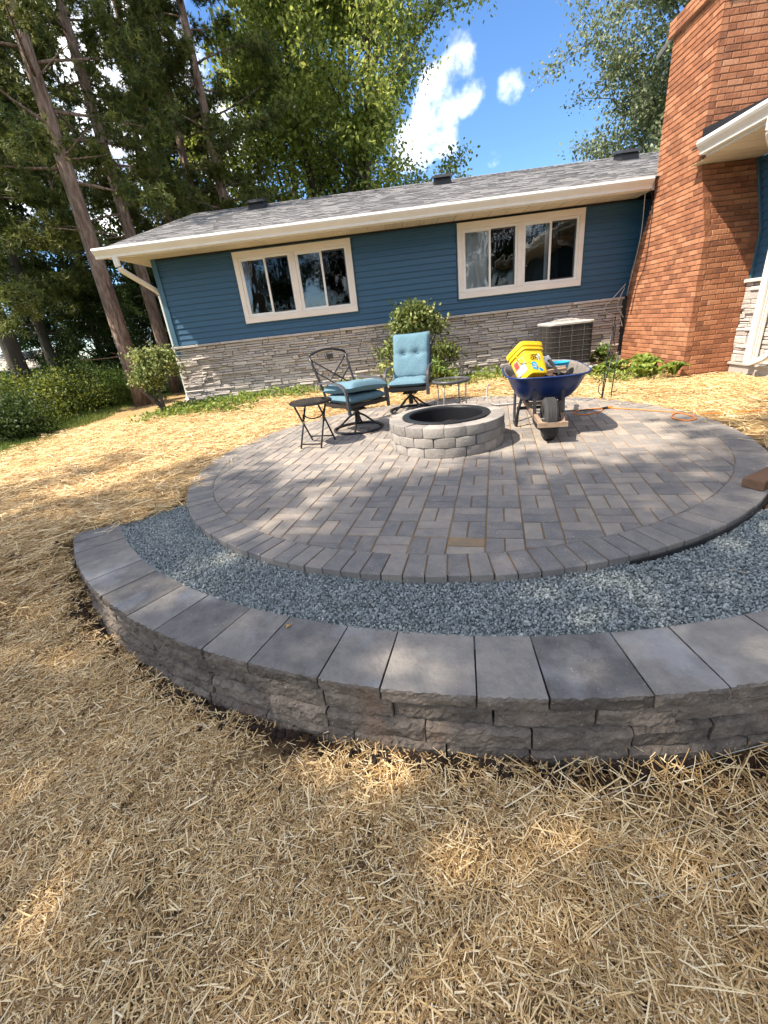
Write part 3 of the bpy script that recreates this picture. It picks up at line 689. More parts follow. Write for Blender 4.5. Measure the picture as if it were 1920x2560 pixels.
def straw_ok(x, y):
    r, th = polar(x, y); rho = np.hypot(x-PC[0], y-PC[1])
    ok = (rho > PR+.06) & ~in_gravel(x, y, -.03) & ~((r > WRI-.03) & (r < WRO+.115) & (th > WTH0-2.5) & (th < WTH1+2)) & (y < 8.75) & ~((x > 4.15) & (y > 6.8))
    ok &= (x > straw_edge(y)+.4*vnoise(x, y, 1.5, 5)-.1) & (x < 7.5)
    return ok
pts = []; pid = []; scl = []
def throw(n, x0, x1, y0, y1, ids, s0, s1, cond=None, dens=None):
    x, y = RNG.uniform(x0, x1, n), RNG.uniform(y0, y1, n); k = straw_ok(x, y)
    if cond is not None: k &= cond(x, y)
    if dens is not None: k &= RNG.random(n) < dens(x, y)
    x, y = x[k], y[k]; pts.append(np.stack([x, y, hgt(x, y)+.001], 1)); pid.append(RNG.choice(ids, len(x))); scl.append(RNG.uniform(s0, s1, len(x)))
thin = lambda x, y: np.clip(1-1.1*sm(.52, .95, x+.25*vnoise(x, y, 2, 8))*sm(1.6, .9, y), .12, 1)*np.clip(1.2-2.6*np.maximum(0, vnoise(x, y, 4.5, 6)-.12), .12, 1)
throw(2300, -3.2, 2.2, .15, 3.4, list(range(6)), .8, 1.15, None, thin)
throw(260, -2.5, 2.2, .15, 3.0, [6, 7, 8, 9], .35, .7, None)
throw(420, .45, 2.4, .15, 1.6, [6, 7, 8, 9], .65, 1.1)
throw(1300, -6.5, -1.6, 2.0, 9.0, list(range(6))+[10, 11, 12, 13], 1.0, 1.5)
throw(1500, -8.5, -2.0, 3.5, 13.5, [10, 11, 12, 13], 1.2, 1.7)
throw(260, -4.2, -1.9, 2.6, 4.6, [6, 7, 8, 9], .7, 1.1)
throw(1500, -2.5, 7.5, 6.0, 8.8, [10, 11, 12, 13], 1.0, 1.4)
throw(900, 2.6, 7.5, 2.0, 7.0, [10, 11, 12, 13], 1.0, 1.4)
P_ = np.concatenate(pts); n = len(P_)
rot = np.stack([RNG.normal(0, .05, n), RNG.normal(0, .05, n), RNG.uniform(0, 6.28, n)], 1)
sw = scatter('straw', P_, rot, np.concatenate(scl), np.concatenate(pid), SP)
tag(sw, 'pale golden straw mulch spread over bare soil', 'straw')
# a few strays on the gravel and pavers
sx = np.array([(-1.55, 2.95), (-1.38, 2.72), (-1.2, 2.35), (-1.05, 2.30), (-.25, 1.62), (-1.75, 2.9), (2.05, 2.25), (2.2, 2.1), (1.9, 2.0), (1.5, 1.75)])
SM = [straw_proto(70+s, 7, .08, .05, .13, .0025, .004, 9, .01) for s in range(3)]
ss = scatter('stray_straw', np.stack([sx[:, 0], sx[:, 1], np.full(len(sx), -.062)], 1), np.stack([np.zeros(len(sx)), np.zeros(len(sx)), RNG.uniform(0, 6, len(sx))], 1), np.full(len(sx), 1.0), RNG.integers(0, 3, len(sx)), SM)
tag(ss, 'few loose straws lying on the gravel', 'straw')
# thread netting laid over the straw
mb = MB()
for k in range(9):
    x0, y0 = .95+.13*k, .25+.03*k; pp = []
    for i in range(9):
        u = i/8; x, y = .45+1.6*u, .22+.14*k+.35*u+.015*math.sin(9*u+k); pp.append((x, y, float(hgt(x, y))+.022+.006*math.sin(7*u+k*2)))
    mb.tube(pp, .0009, 4)
nt = mb.build('mulch_netting', 'netting'); tag(nt, 'thin pale threads of mulch netting over the long straw', 'netting')
# soil clods
for k in range(0): pass
CL = []
for k in range(4):
    bm = bmesh.new(); bmesh.ops.create_icosphere(bm, subdivisions=2, radius=1); rs = np.random.default_rng(300+k)
    for v_ in bm.verts: v_.co = v_.co*rs.uniform(.6, 1.25); v_.co.z *= .6
    me = bpy.data.meshes.new('clod'); bm.to_mesh(me); bm.free(); me.materials.append(M['soil']); CL.append(me)
ths = np.radians(RNG.uniform(222, 300, 700)); rr = WRO+.055+np.abs(RNG.normal(0, .035, 700))
cx, cy = WC[0]+rr*np.cos(ths), WC[1]+rr*np.sin(ths)
ex, ey = RNG.uniform(-2.2, 1.6, 120), RNG.uniform(.4, 2.2, 120); kk = straw_ok(ex, ey); cx, cy = np.r_[cx, ex[kk]], np.r_[cy, ey[kk]]
th2 = np.radians(RNG.normal(214, 5, 260)); r2 = RNG.normal(4.45, .22, 260); cx, cy = np.r_[cx, WC[0]+r2*np.cos(th2)], np.r_[cy, WC[1]+r2*np.sin(th2)]
n = len(cx)
cl = scatter('soil_clods', np.stack([cx, cy, hgt(cx, cy)+.004], 1), RNG.uniform(0, 6, (n, 3)), RNG.uniform(.004, .020, n), RNG.integers(0, 4, n), CL)
tag(cl, 'crumbs of dark red brown soil along the wall foot', 'soil')
# ------------------------------------------------------------------ house
YW = 9.0; XL = -4.42; XR = 5.04; ZST, ZSO = 1.215, 2.73
house = thing('house', 'low L shaped house with navy lap siding, grey stone base and tall brick chimney', 'house', (0, YW, 0))
def part(mb, name, mat, parent=None, **k): return mb.build(name, mat, parent or house, **k)

# walls behind the cladding, foundation
mb = MB(); WIN = [(-2.89, -.70, 1.48, 2.68), (1.215, 3.443, 1.483, 2.69)]
xs = [XL, WIN[0][0]+.1, WIN[0][1]-.1, WIN[1][0]+.1, WIN[1][1]-.1, 9.0]
for k in range(5):
    if k in (1, 3):
        w = WIN[(k-1)//2]; mb.b2((xs[k], YW+.02, 0), (xs[k+1], YW+.14, w[2]+.1)); mb.b2((xs[k], YW+.02, w[3]-.1), (xs[k+1], YW+.14, 2.9))
    else: mb.b2((xs[k], YW+.02, 0), (xs[k+1], YW+.14, 2.9))
mb.b2((XL+.02, YW+.15, 0), (XL+.14, 16.2, 2.9)); mb.b2((XL, 16.2, 0), (9, 16.32, 2.9))
mb.b2((XR+.02, -1.0, 0), (XR+.14, YW+.015, 2.9)); mb.b2((XR+.15, -1.0, 0), (9.0, -.9, 2.9))
core = part(mb, 'wall_core', 'wall_grey')
mb = MB(); mb.b2((XL+.03, YW-.03, -.3), (4.95, YW+.015, .17)); mb.b2((XL+.03, YW+.02, -.3), (XL+.01, 16, .17)); mb.b2((4.98, 2.0, -.3), (XR+.015, 6.95, .13)); part(mb, 'foundation', 'concrete')

# lap siding, one object per board
def siding_wall(nm):
    e = bpy.data.objects.new(nm, None); COL.objects.link(e); e.location = (0, YW, ZST); attach(e, house); return e
sw_front = siding_wall('front_siding'); sw_gable = siding_wall('gable_siding'); sw_right = siding_wall('wing_siding')
EXPO = .1012
def board(a, b_, z0, z1, parent, axis_='x', base=YW, zb=None, zt=None):
    """one lap: bottom edge proud; along x (facing -y) or along y (facing -x)"""
    full0, full1 = zb, zt
    def off(z): 
        u = (z-full0)/(full1-full0); return .021-.015*u if u > .10 else .021-.003
    prof = [(z0, 0.0), (z0, off(z0)+.0), (z0+.012, off(z0)+.003), (z1, off(z1)), (z1, 0.0)] if z1-z0 > .02 else [(z0, 0), (z0, off(z0)), (z1, off(z1)), (z1, 0)]
    vs = []
    for e in (a, b_):
        for z, o in prof: vs.append((e, base-o, z) if axis_ == 'x' else (base-o, e, z))
    n = len(prof); fs = [(i, (i+1) % n, n+(i+1) % n, n+i) for i in range(n)]+[tuple(range(n))[::-1], tuple(range(n, 2*n))]
    m_ = MB(); m_.add(vs, fs, 0); c = Vector(vs[0]); me = m_.mesh('siding_board'); me.transform(Matrix.Translation(-c))
    bm = bmesh.new(); bm.from_mesh(me); bmesh.ops.recalc_face_normals(bm, faces=bm.faces); bm.to_mesh(me); bm.free()
    return link_mesh('siding_board', me, 'siding', parent, Matrix.Translation(c))
nrow = int(math.ceil((ZSO-ZST)/EXPO))
WOUT = [(w[0]-.025, w[1]+.025, w[2]-.025, w[3]+.025) for w in WIN]
for k in range(nrow):
    z0, z1 = ZST+k*EXPO, min(ZST+(k+1)*EXPO, ZSO-.002)
    if z1-z0 < .02: continue
    joints = [-.2+.9*((k*7) % 4), ] if k % 2 else []
    segs = []
    x = XL+.075
    for w in WOUT:
        segs.append((x, w[0], z0, z1))
        if z1 > w[2] and z0 < w[3]:
            if z0 < w[2]: segs.append((w[0], w[1], z0, w[2]))
            if z1 > w[3]: segs.append((w[0], w[1], w[3], z1))
        else: segs.append((w[0], w[1], z0, z1))
        x = w[1]
    segs.append((x, 4.9, z0, z1))
    # join neighbours that carry on with the full height
    mer = []
    for s_ in segs:
        if mer and abs(mer[-1][1]-s_[0]) < 1e-6 and mer[-1][2] == s_[2] == z0 and mer[-1][3] == s_[3] == z1: mer[-1] = (mer[-1][0], s_[1], z0, z1)
        else: mer.append(s_)
    for s_ in mer:
        if s_[3]-s_[2] < .012: continue
        cut = [s_[0]]+[j for j in joints if s_[0]+.3 < j < s_[1]-.3]+[s_[1]]
        for a, b_ in zip(cut, cut[1:]): board(a+.0008, b_-.0008, s_[2], s_[3], sw_front, 'x', YW+.02, z0, z0+EXPO)
for k in range(nrow):
    z0, z1 = ZST-.2+k*EXPO, ZST-.2+(k+1)*EXPO; board(YW+.10, 16.1, z0, z1, sw_gable, 'y', XL+.02, z0, z1)
def ynear(z):                        # near side of the chimney at a height
    return np.interp(z, [0, 1.84, 2.90, 5], [6.975, 6.975, 7.365, 7.365])
def yfar(z): return np.interp(z, [0, 1.53, 2.58, 5], [8.935, 8.935, 8.445, 8.445])
for k in range(nrow):
    z0, z1 = ZST+.03+k*EXPO, min(ZST+.03+(k+1)*EXPO, ZSO-.002)
    if z1-z0 > .02: board(0.5, float(ynear((z0+z1)/2))-.03, z0, z1, sw_right, 'y', XR+.02, z0, z0+EXPO)
mb = MB(); mb.b2((XL-.012, YW-.02, ZST-.2), (XL+.08, YW+.012, ZSO)); mb.b2((XL-.012, YW+.013, ZST-.2), (XL+.012, YW+.09, ZSO)); part(mb, 'corner_board', 'siding_trim')
mb = MB()
for z0, z1 in ((1.24, 1.84), (1.84, 2.72)): mb.bar((XR-.012, float(ynear(z0))-.018, z0), (XR-.012, float(ynear(z1))-.018, z1), .03, .03)
part(mb, 'corner_trim', 'siding_trim')
mb = MB(); mb.b2((XL, YW-.012, ZSO-.032), (4.9, YW+.018, ZSO-.001)); part(mb, 'frieze_strip', 'black_plastic')

# windows
def window(x0, x1, z0, z1, curtains):
    w = bpy.data.objects.new('window', None); COL.objects.link(w); w.location = (x0, YW, z0); attach(w, house)
    yo = YW-.035; ct, cs = .105, .088
    def cas(a, b_):
        m_ = MB(); m_.cham(a, b_, .004, '-y'); return m_.build('casing_board', 'wood_white', w)
    cas((x0, yo, z1-ct), (x1, YW+.02, z1)); cas((x0, yo, z0), (x1, YW+.02, z0+ct))
    cas((x0, yo+.001, z0+ct+.001), (x0+cs, YW+.02, z1-ct-.001)); cas((x1-cs, yo+.001, z0+ct+.001), (x1, YW+.02, z1-ct-.001))
    xm = (x0+x1)/2; cas((xm-.045, yo+.002, z0+ct+.001), (xm+.045, YW+.02, z1-ct-.001))
    m_ = MB(); 
    for a, b_, c, d in ((x0-.018, x1+.018, z1+.001, z1+.02), (x0-.018, x1+.018, z0-.02, z0-.001)): m_.b2((a, YW-.012, c), (b_, YW+.02, d))
    for a, b_ in ((x0-.018, x0-.001), (x1+.001, x1+.018)): m_.b2((a, YW-.0125, z0-.02), (b_, YW+.02, z1+.02))
    m_.build('j_channel', 'siding_trim', w)
    for (u0, u1) in ((x0+cs+.002, xm-.047), (xm+.047, x1-cs-.002)):
        v0, v1 = z0+ct+.002, z1-ct-.002; f = .036
        m_ = MB(); yf = YW-.018
        m_.b2((u0, yf, v1-f), (u1, YW+.06, v1)); m_.b2((u0, yf, v0), (u1, YW+.06, v0+f)); m_.b2((u0, yf+.0005, v0+f), (u0+f, YW+.06, v1-f)); m_.b2((u1-f, yf+.0005, v0+f), (u1, YW+.06, v1-f))
        m_.build('unit_frame', 'white', w)
        um = (u0+u1)/2
        for s_, (a, b_, yy, gm) in enumerate(((u0+f, um+.018, YW+.004, 'glass'), (um+.018, u1-f, YW+.030, 'glass_screen'))):
            m_ = MB(); t0 = .016 if s_ == 0 else .022
            lt, rt_ = (t0, .036) if s_ == 0 else (.004, t0)
            m_.b2((a, yy-.012, v1-f-t0), (b_, yy+.02, v1-f-.0005)); m_.b2((a, yy-.012, v0+f+.0005), (b_, yy+.02, v0+f+t0)); m_.b2((a, yy-.0115, v0+f+t0), (a+lt, yy+.02, v1-f-t0)); m_.b2((b_-rt_, yy-.0115, v0+f+t0), (b_, yy+.02, v1-f-t0))
            sash = m_.build('sash', 'white' if s_ == 0 else 'grey_metal', w)
            m_ = MB(); m_.b2((a+lt-.003, yy+.002, v0+f+t0-.003), (b_-rt_+.003, yy+.006, v1-f-t0+.003)); m_.build('glass_pane', gm, w)
    for (a, b_, c, d, mt) in curtains:
        m_ = MB(); n = 26; vs = []; 
        for i in range(n+1):
            u = i/n; 
            for j in range(7):
                v = j/6; x = a+(b_-a)*u; zz = z0+.1+(z1-z0-.2)*(c+(d-c)*v)
                if mt == 'curtain_tan': x = a+(b_-a)*u*(.25+.75*v**1.5)
                vs.append((x, YW+.095+.025*math.sin(u*23+.4*math.sin(v*3)), zz))
        fs = [(i*7+j, (i+1)*7+j, (i+1)*7+j+1, i*7+j+1) for i in range(n) for j in range(6)]
        m_.add(vs, fs, 0); m_.build('curtain', mt, w, smooth=True)
    # the dark room behind
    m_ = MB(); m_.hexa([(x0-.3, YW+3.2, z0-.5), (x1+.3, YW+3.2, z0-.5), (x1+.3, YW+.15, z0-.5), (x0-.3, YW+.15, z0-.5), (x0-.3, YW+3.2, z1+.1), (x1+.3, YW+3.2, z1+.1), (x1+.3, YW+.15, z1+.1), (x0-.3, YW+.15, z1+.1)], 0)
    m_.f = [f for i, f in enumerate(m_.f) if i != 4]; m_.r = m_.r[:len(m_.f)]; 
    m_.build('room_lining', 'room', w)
    return w
window(*WIN[0], [(-2.80, -2.52, .28, 1.0, 'curtain_tan')])
window(*WIN[1], [(1.27, 1.92, 0, 1, 'curtain_light'), (2.80, 3.05, 0, 1, 'curtain_light')])

# stone veneer
def veneer(nm, a, b_, z0, z1, fn, limit, hs=(.042, .05, .058, .066, .078), ds=(.026, .036, .046, .058, .068)):
    e = bpy.data.objects.new(nm, None); COL.objects.link(e); e.location = fn(a, 0, z0); attach(e, house)
    st = []; rows = []; z = z0
    while z < z1-.02:
        h = random.choice(hs); h = min(h, z1-z)
        if z1-z-h < .03: h = z1-z
        rows.append((z, h)); z += h
    for ri_, (z, h) in enumerate(rows):
        x = a
        while x < b_-.01:
            w = random.choice([.11, .16, .21, .26, .32, .40])*random.uniform(.85, 1.15); w = min(w, b_-x)
            if b_-x-w < .06: w = b_-x
            if h > .062 and random.random() < .45:
                s_ = random.uniform(.4, .6)*h; st.append((x, w, z, s_)); st.append((x, w, z+s_, h-s_))
            else: st.append((x, w, z, h))
            x += w
    st.sort(key=lambda s_: -s_[1]*s_[3]); rest = MB()
    for k, (x, w, z, h) in enumerate(st):
        d = random.choice(ds); m_ = MB() if k < limit else rest
        p, q = fn(x+.0035, .0, z+.003), fn(x+w-.0035, d, z+h-.003)
        r0 = random.random()
        m_.cham(p, q, .008, fn.face, .0035, r0, rough=.007)
        if k < limit:
            me = m_.mesh('stone'); c = Vector(p); me.transform(Matrix.Translation(-c)); link_mesh('stone', me, 'stone', e, Matrix.Translation(c))
    if rest.v: tag(part(rest, 'small_stones', 'stone', e), kind='stuff')
    return e
def fn_front(x, d, z): return (x, YW+.015-d, z)
fn_front.face = '-y'
def fn_right(y, d, z): return (XR+.015-d, y, z)
fn_right.face = '-x'
veneer('stone_base', XL-.03, 4.25, .165, ZST-.048, fn_front, 300)
veneer('wing_stone_base', 3.2, 6.965, .155, ZST-.01, fn_right, 120, (.062, .075, .09, .105), (.05, .06, .07, .08))
# stone ledge
x = XL-.06
sl = bpy.data.objects.new('stone_ledge', None); COL.objects.link(sl); sl.location = (0, YW-.08, ZST-.048); attach(sl, house)
while x < 4.25:
    w = min(random.uniform(.42, .56), 4.25-x); m_ = MB(); m_.cham((x+.002, YW-.078+random.uniform(-.004, .004), ZST-.047), (x+w-.002, YW+.018, ZST-.003), .008, '-y', .002, 0, .003); m_.build('ledge_stone', 'stone', sl); x += w
y = 3.2
while y < 6.96:
    w = min(random.uniform(.42, .56), 6.965-y); m_ = MB(); m_.cham((XR-.10, y+.002, ZST-.008), (XR+.018, y+w-.002, ZST+.042), .01, '-x', .003, 0, .004); m_.build('ledge_stone', 'stone', sl); y += w
mb = MB(); mb.b2((XR-.09, 3.2, .125), (XR+.012, 6.96, .153)); part(mb, 'base_ledge', 'concrete')
mb = MB(); mb.b2((-1.42, YW-.075, .70), (-1.30, YW-.05, .78)); part(mb, 'outlet_box', 'wall_grey')

# soffit and fascia and gutter
YE = 8.36; ZG = 2.885; PIT = .303; XE = -4.87
sf = bpy.data.objects.new('soffit', None); COL.objects.link(sf); sf.location = (0, YE, ZSO); attach(sf, house)
def soffit_panel(a, b_, y0, y1, along='x'):
    """one ribbed vinyl panel with three grooves"""
    prof = []; n = 3; w = (b_-a)/n
    for i in range(n):
        u = a+i*w; prof += [(u+.003, ZSO), (u+w*.44, ZSO), (u+w*.45, ZSO+.006), (u+w*.50, ZSO+.006), (u+w*.51, ZSO), (u+w*.965, ZSO), (u+w*.975, ZSO+.008), (u+w-.0005, ZSO+.008)]
    vs = []
    for e in (y0, y1):
        for u, z in prof: vs.append((u, e, z) if along == 'x' else (e, u, z))
    k = len(prof); m_ = MB(); m_.add(vs, [(i, i+1, k+i+1, k+i) if along == 'y' else (i, k+i, k+i+1, i+1) for i in range(k-1)], 0)
    c = Vector(vs[0]); me = m_.mesh('soffit_panel'); me.transform(Matrix.Translation(-c)); return link_mesh('soffit_panel', me, 'soffit', sf, Matrix.Translation(c))
x = XE+.02
while x < 4.29: soffit_panel(x, min(x+.30, 4.295), YE+.10, YW-.0); x += .30
y = YW
while y < 12.7: soffit_panel(y, y+.30, XE+.03, XL, 'y'); y += .30
y = -1.0
while y < 6.9: soffit_panel(y, min(y+.30, 6.97), 4.13, XR, 'y'); y += .30
soffit_panel(6.972, 7.355, 4.17, XR, 'y')
mb = MB(); mb.b2((XE, YE+.085, ZSO-.012), (4.295, YE+.10, ZG+.02)); part(mb, 'fascia', 'white')
GP = [(0, .155), (-.012, .155), (-.014, .140), (-.020, .130), (-.022, .118), (-.008, .092), (.020, .060), (.036, .040), (.040, .006), (.046, 0), (.115, 0), (.115, .15), (.108, .15), (.108, .012), (.048, .012), (.044, .045), (.028, .066), (0, .098), (-.010, .12), (0, .15)]
def gutter(nm, p0, p1, axis_):
    n = len(GP); vs = []
    for e in (p0, p1):
        for o, z in GP: vs.append((e, YE-.02+o, ZSO+.0+z) if axis_ == 'x' else (4.03+o, e, ZSO+.035+z))
    m_ = MB(); m_.add(vs, [(i, (i+1) % n, n+(i+1) % n, n+i) for i in range(n)], 0)
    bm = bmesh.new(); me = m_.mesh(nm); bm.from_mesh(me); bmesh.ops.recalc_face_normals(bm, faces=bm.faces); bm.to_mesh(me); bm.free()
    g = link_mesh(nm, me, 'gutter', house)
    m_ = MB(); o_ = [(o, z) for o, z in GP[:12]]
    for e, s_ in ((p0, -1), (p1, 1)):
        vv = [((e, YE-.02+o, ZSO+z) if axis_ == 'x' else (4.03+o, e, ZSO+.035+z)) for o, z in o_]
        vv2 = [(a_+(s_*.004 if axis_ == 'x' else 0), b2_+(s_*.004 if axis_ == 'y' else 0), c_) for a_, b2_, c_ in vv]
        k = len(vv); m_.add(vv+vv2, [tuple(range(k)), tuple(range(k, 2*k))[::-1]]+[(i, (i+1) % k, k+(i+1) % k, k+i) for i in range(k)], 0)
    m_.build('end_cap', 'gutter', g); return g
gutter('gutter', XE-.20, 4.22, 'x'); gutter('gutter', -1.0, 6.985, 'y')
mb = MB(); mb.b2((4.145, -1, ZSO+.005), (4.16, 6.97, ZSO+.20)); part(mb, 'fascia', 'white')
# downspouts
def downspout(pts, w, d):
    m_ = MB(); 
    pts = [Vector(p) for p in pts]
    # rounded bends
    q = [pts[0]]
    for i in range(1, len(pts)-1):
        a, b_, c = pts[i-1], pts[i], pts[i+1]; r_ = min(.11, (a-b_).length*.45, (c-b_).length*.45)
        for k in range(7):
            u = k/6; p0 = b_+(a-b_).normalized()*r_; p1 = b_+(c-b_).normalized()*r_; q.append((p0*(1-u)+b_*u)*(1-u)+(b_*(1-u)+p1*u)*u)
    q.append(pts[-1])
    vs = []; prof = []
    for sx_, sy_ in ((-1, -1), (1, -1), (1, 1), (-1, 1)):
        prof.append((sx_*w/2, sy_*d/2))
    full = []
    for i in range(4):
        a, b_ = prof[i], prof[(i+1) % 4]
        for u, ins in ((.08, 0), (.3, 0), (.34, .005), (.42, .005), (.46, 0), (.54, 0), (.58, .005), (.66, .005), (.70, 0), (.92, 0)):
            x, y = a[0]+(b_[0]-a[0])*u, a[1]+(b_[1]-a[1])*u; l = math.hypot(x, y); full.append((x*(1-ins/l), y*(1-ins/l)))
    n = len(full)
    for i, p in enumerate(q):
        t_ = (q[min(i+1, len(q)-1)]-q[max(i-1, 0)]).normalized(); u_ = Vector((0, 0, 1)) if abs(t_.z) < .9 else Vector((0, -1, 0))
        x_ = t_.cross(u_).normalized(); y_ = x_.cross(t_).normalized()
        rib = 1.0 if (i in (0, len(q)-1)) else (1.0+.035*((i % 2)))
        for a, b_ in full: vs.append(p+x_*a*rib+y_*b_*rib)
    fs = [(i*n+j, i*n+(j+1) % n, (i+1)*n+(j+1) % n, (i+1)*n+j) for i in range(len(q)-1) for j in range(n)]
    m_.add(vs, fs, 0); me = m_.mesh('downspout'); bm = bmesh.new(); bm.from_mesh(me); bmesh.ops.recalc_face_normals(bm, faces=bm.faces); bm.to_mesh(me); bm.free()
    return link_mesh('downspout', me, 'gutter', house)
downspout([(-4.74, YE+.05, ZSO+.02), (-4.74, YE+.05, ZSO-.17), (-4.485, YW+.13, ZSO-.54), (-4.485, YW+.13, .20), (-4.52, YW-.22, .06)], .085, .062)
downspout([(4.09, 5.78, ZSO+.04), (4.09, 5.78, ZSO-.10), (4.90, 6.46, ZSO-.52), (4.90, 6.46, .17)], .13, .09)
downspout([(4.88, 6.05, .50), (4.88, 6.12, .30), (4.84, 6.36, .19)], .085, .062)
m_ = MB(); m_.b2((XL-.09, YW+.35, .55), (XL+.0, YW+.55, 1.35)); part(m_, 'meter_box', 'white')

# roofs
ridge_y, ridge_z = 12.72, ZG+.03+PIT*(12.72-YE)
roof = MB(); zr0 = ZG-.012
roof.hexa([(XE, YE+.02, zr0-.02), (9.5, YE+.02, zr0-.02), (9.5, ridge_y, ridge_z-.05), (XE, ridge_y, ridge_z-.05), (XE, YE+.02, zr0), (9.5, YE+.02, zr0), (9.5, ridge_y, ridge_z-.03), (XE, ridge_y, ridge_z-.03)])
roof.hexa([(XE, ridge_y, ridge_z-.05), (9.5, ridge_y, ridge_z-.05), (9.5, 17.1, zr0-.02), (XE, 17.1, zr0-.02), (XE, ridge_y, ridge_z-.03), (9.5, ridge_y, ridge_z-.03), (9.5, 17.1, zr0), (XE, 17.1, zr0)])
roofo = part(roof, 'roof', 'shingle')
mb = MB(); mb.b2((XE-.006, YE+.07, ZSO-.01), (XE+.012, YE+.3, ZSO+.11))
mb.hexa([(XE-.006, YE+.3, ZSO-.01), (XE+.012, YE+.3, ZSO-.01), (XE+.012, ridge_y, ridge_z-.22), (XE-.006, ridge_y, ridge_z-.22), (XE-.006, YE+.3, ZSO+.14), (XE+.012, YE+.3, ZSO+.14), (XE+.012, ridge_y, ridge_z-.06), (XE-.006, ridge_y, ridge_z-.06)])
attach(mb.build('rake_board', 'white'), roofo)
sh = MB(); nrows = 33; sl_len = math.hypot(ridge_y-YE, ridge_z-zr0); ud = Vector((0, ridge_y-YE-.02, ridge_z-.03-zr0)).normalized(); un = Vector((0, -ud.z, ud.y))
for k in range(nrows):
    s0 = k*sl_len/nrows-.012; s1 = s0+sl_len/nrows+.03; x = XE-.015-random.random()*.2
    while x < 6.6:
        w = random.choice([.11, .16, .22, .30]); x0, x1 = max(x, XE-.015), min(x+w, 6.6); x += w
        if x1-x0 < .02: continue
        th = random.choice([.006, .006, .011, .012]); dr = random.uniform(-.003, .006)
        o = Vector((0, YE+.0, zr0+.001)); a = o+ud*(s0+dr); b_ = o+ud*s1
        p = [a, a+un*th, b_+un*.003, b_]
        vs = [Vector((xx, q_.y, q_.z)) for xx in (x0+.001, x1-.001) for q_ in p]
        sh.add(vs, [(1, 5, 6, 2), (0, 4, 5, 1), (0, 1, 2, 3), (4, 7, 6, 5)])
tag(attach(sh.build('shingles', 'shingle'), roofo) or bpy.data.objects['shingles'], kind='stuff')
rc = MB()
x = XE
while x < 6.5:
    rc.hexa([(x, ridge_y-.14, ridge_z-.065), (x+.2, ridge_y-.14, ridge_z-.060), (x+.2, ridge_y, ridge_z-.018), (x, ridge_y, ridge_z-.024), (x, ridge_y-.14, ridge_z-.055), (x+.2, ridge_y-.14, ridge_z-.048), (x+.2, ridge_y, ridge_z-.004), (x, ridge_y, ridge_z-.012)]); x += .14
attach(rc.build('ridge_caps', 'shingle'), roofo); bpy.data.objects['ridge_caps']['kind'] = 'stuff'
for (vx, vy) in ((-2.98, 11.95), (1.315, 11.95), (5.35, 11.9)):
    zb = zr0+PIT*(vy-YE); m_ = MB()
    m_.hexa([(vx-.20, vy-.22, zb-.08), (vx+.20, vy-.22, zb-.08), (vx+.20, vy+.2, zb+.05), (vx-.20, vy+.2, zb+.05), (vx-.16, vy-.20, zb+.11), (vx+.16, vy-.20, zb+.11), (vx+.16, vy+.2, zb+.2), (vx-.16, vy+.2, zb+.2)])
    m_.hexa([(vx-.22, vy-.26, zb+.085), (vx+.22, vy-.26, zb+.085), (vx+.22, vy+.22, zb+.19), (vx-.22, vy+.22, zb+.19), (vx-.17, vy-.21, zb+.15), (vx+.17, vy-.21, zb+.15), (vx+.17, vy+.2, zb+.24), (vx-.17, vy+.2, zb+.24)])
    attach(m_.build('roof_vent', 'black_plastic'), roofo)
# wing roof, rising from its gutter
rz = ZSO+.195
mb = MB(); mb.hexa([(4.11, -1.0, rz-.03), (9.5, -1.0, rz-.03+5.39*.30), (9.5, 7.36, rz-.03+5.39*.30), (4.11, 6.97, rz-.03), (4.11, -1.0, rz), (9.5, -1.0, rz+5.39*.30), (9.5, 7.36, rz+5.39*.30), (4.11, 6.97, rz)])
wr = part(mb, 'wing_roof', 'shingle')
mb = MB(); mb.hexa([(4.17, 6.99, rz-.02), (5.6, 7.30, rz+.42), (5.6, 7.36, rz+.42), (4.17, 7.355, rz-.02), (4.17, 6.99, rz+.0), (5.6, 7.30, rz+.44), (5.6, 7.36, rz+.44), (4.17, 7.355, rz+.0)])
mb.hexa([(4.285, 7.335, rz-.05), (5.5, 7.335, rz+.36), (5.5, 7.362, rz+.36), (4.285, 7.362, rz-.05), (4.285, 7.345, rz+.21), (5.5, 7.345, rz+.60), (5.5, 7.362, rz+.60), (4.285, 7.362, rz+.21)])
attach(mb.build('flashing', 'black_plastic'), wr)

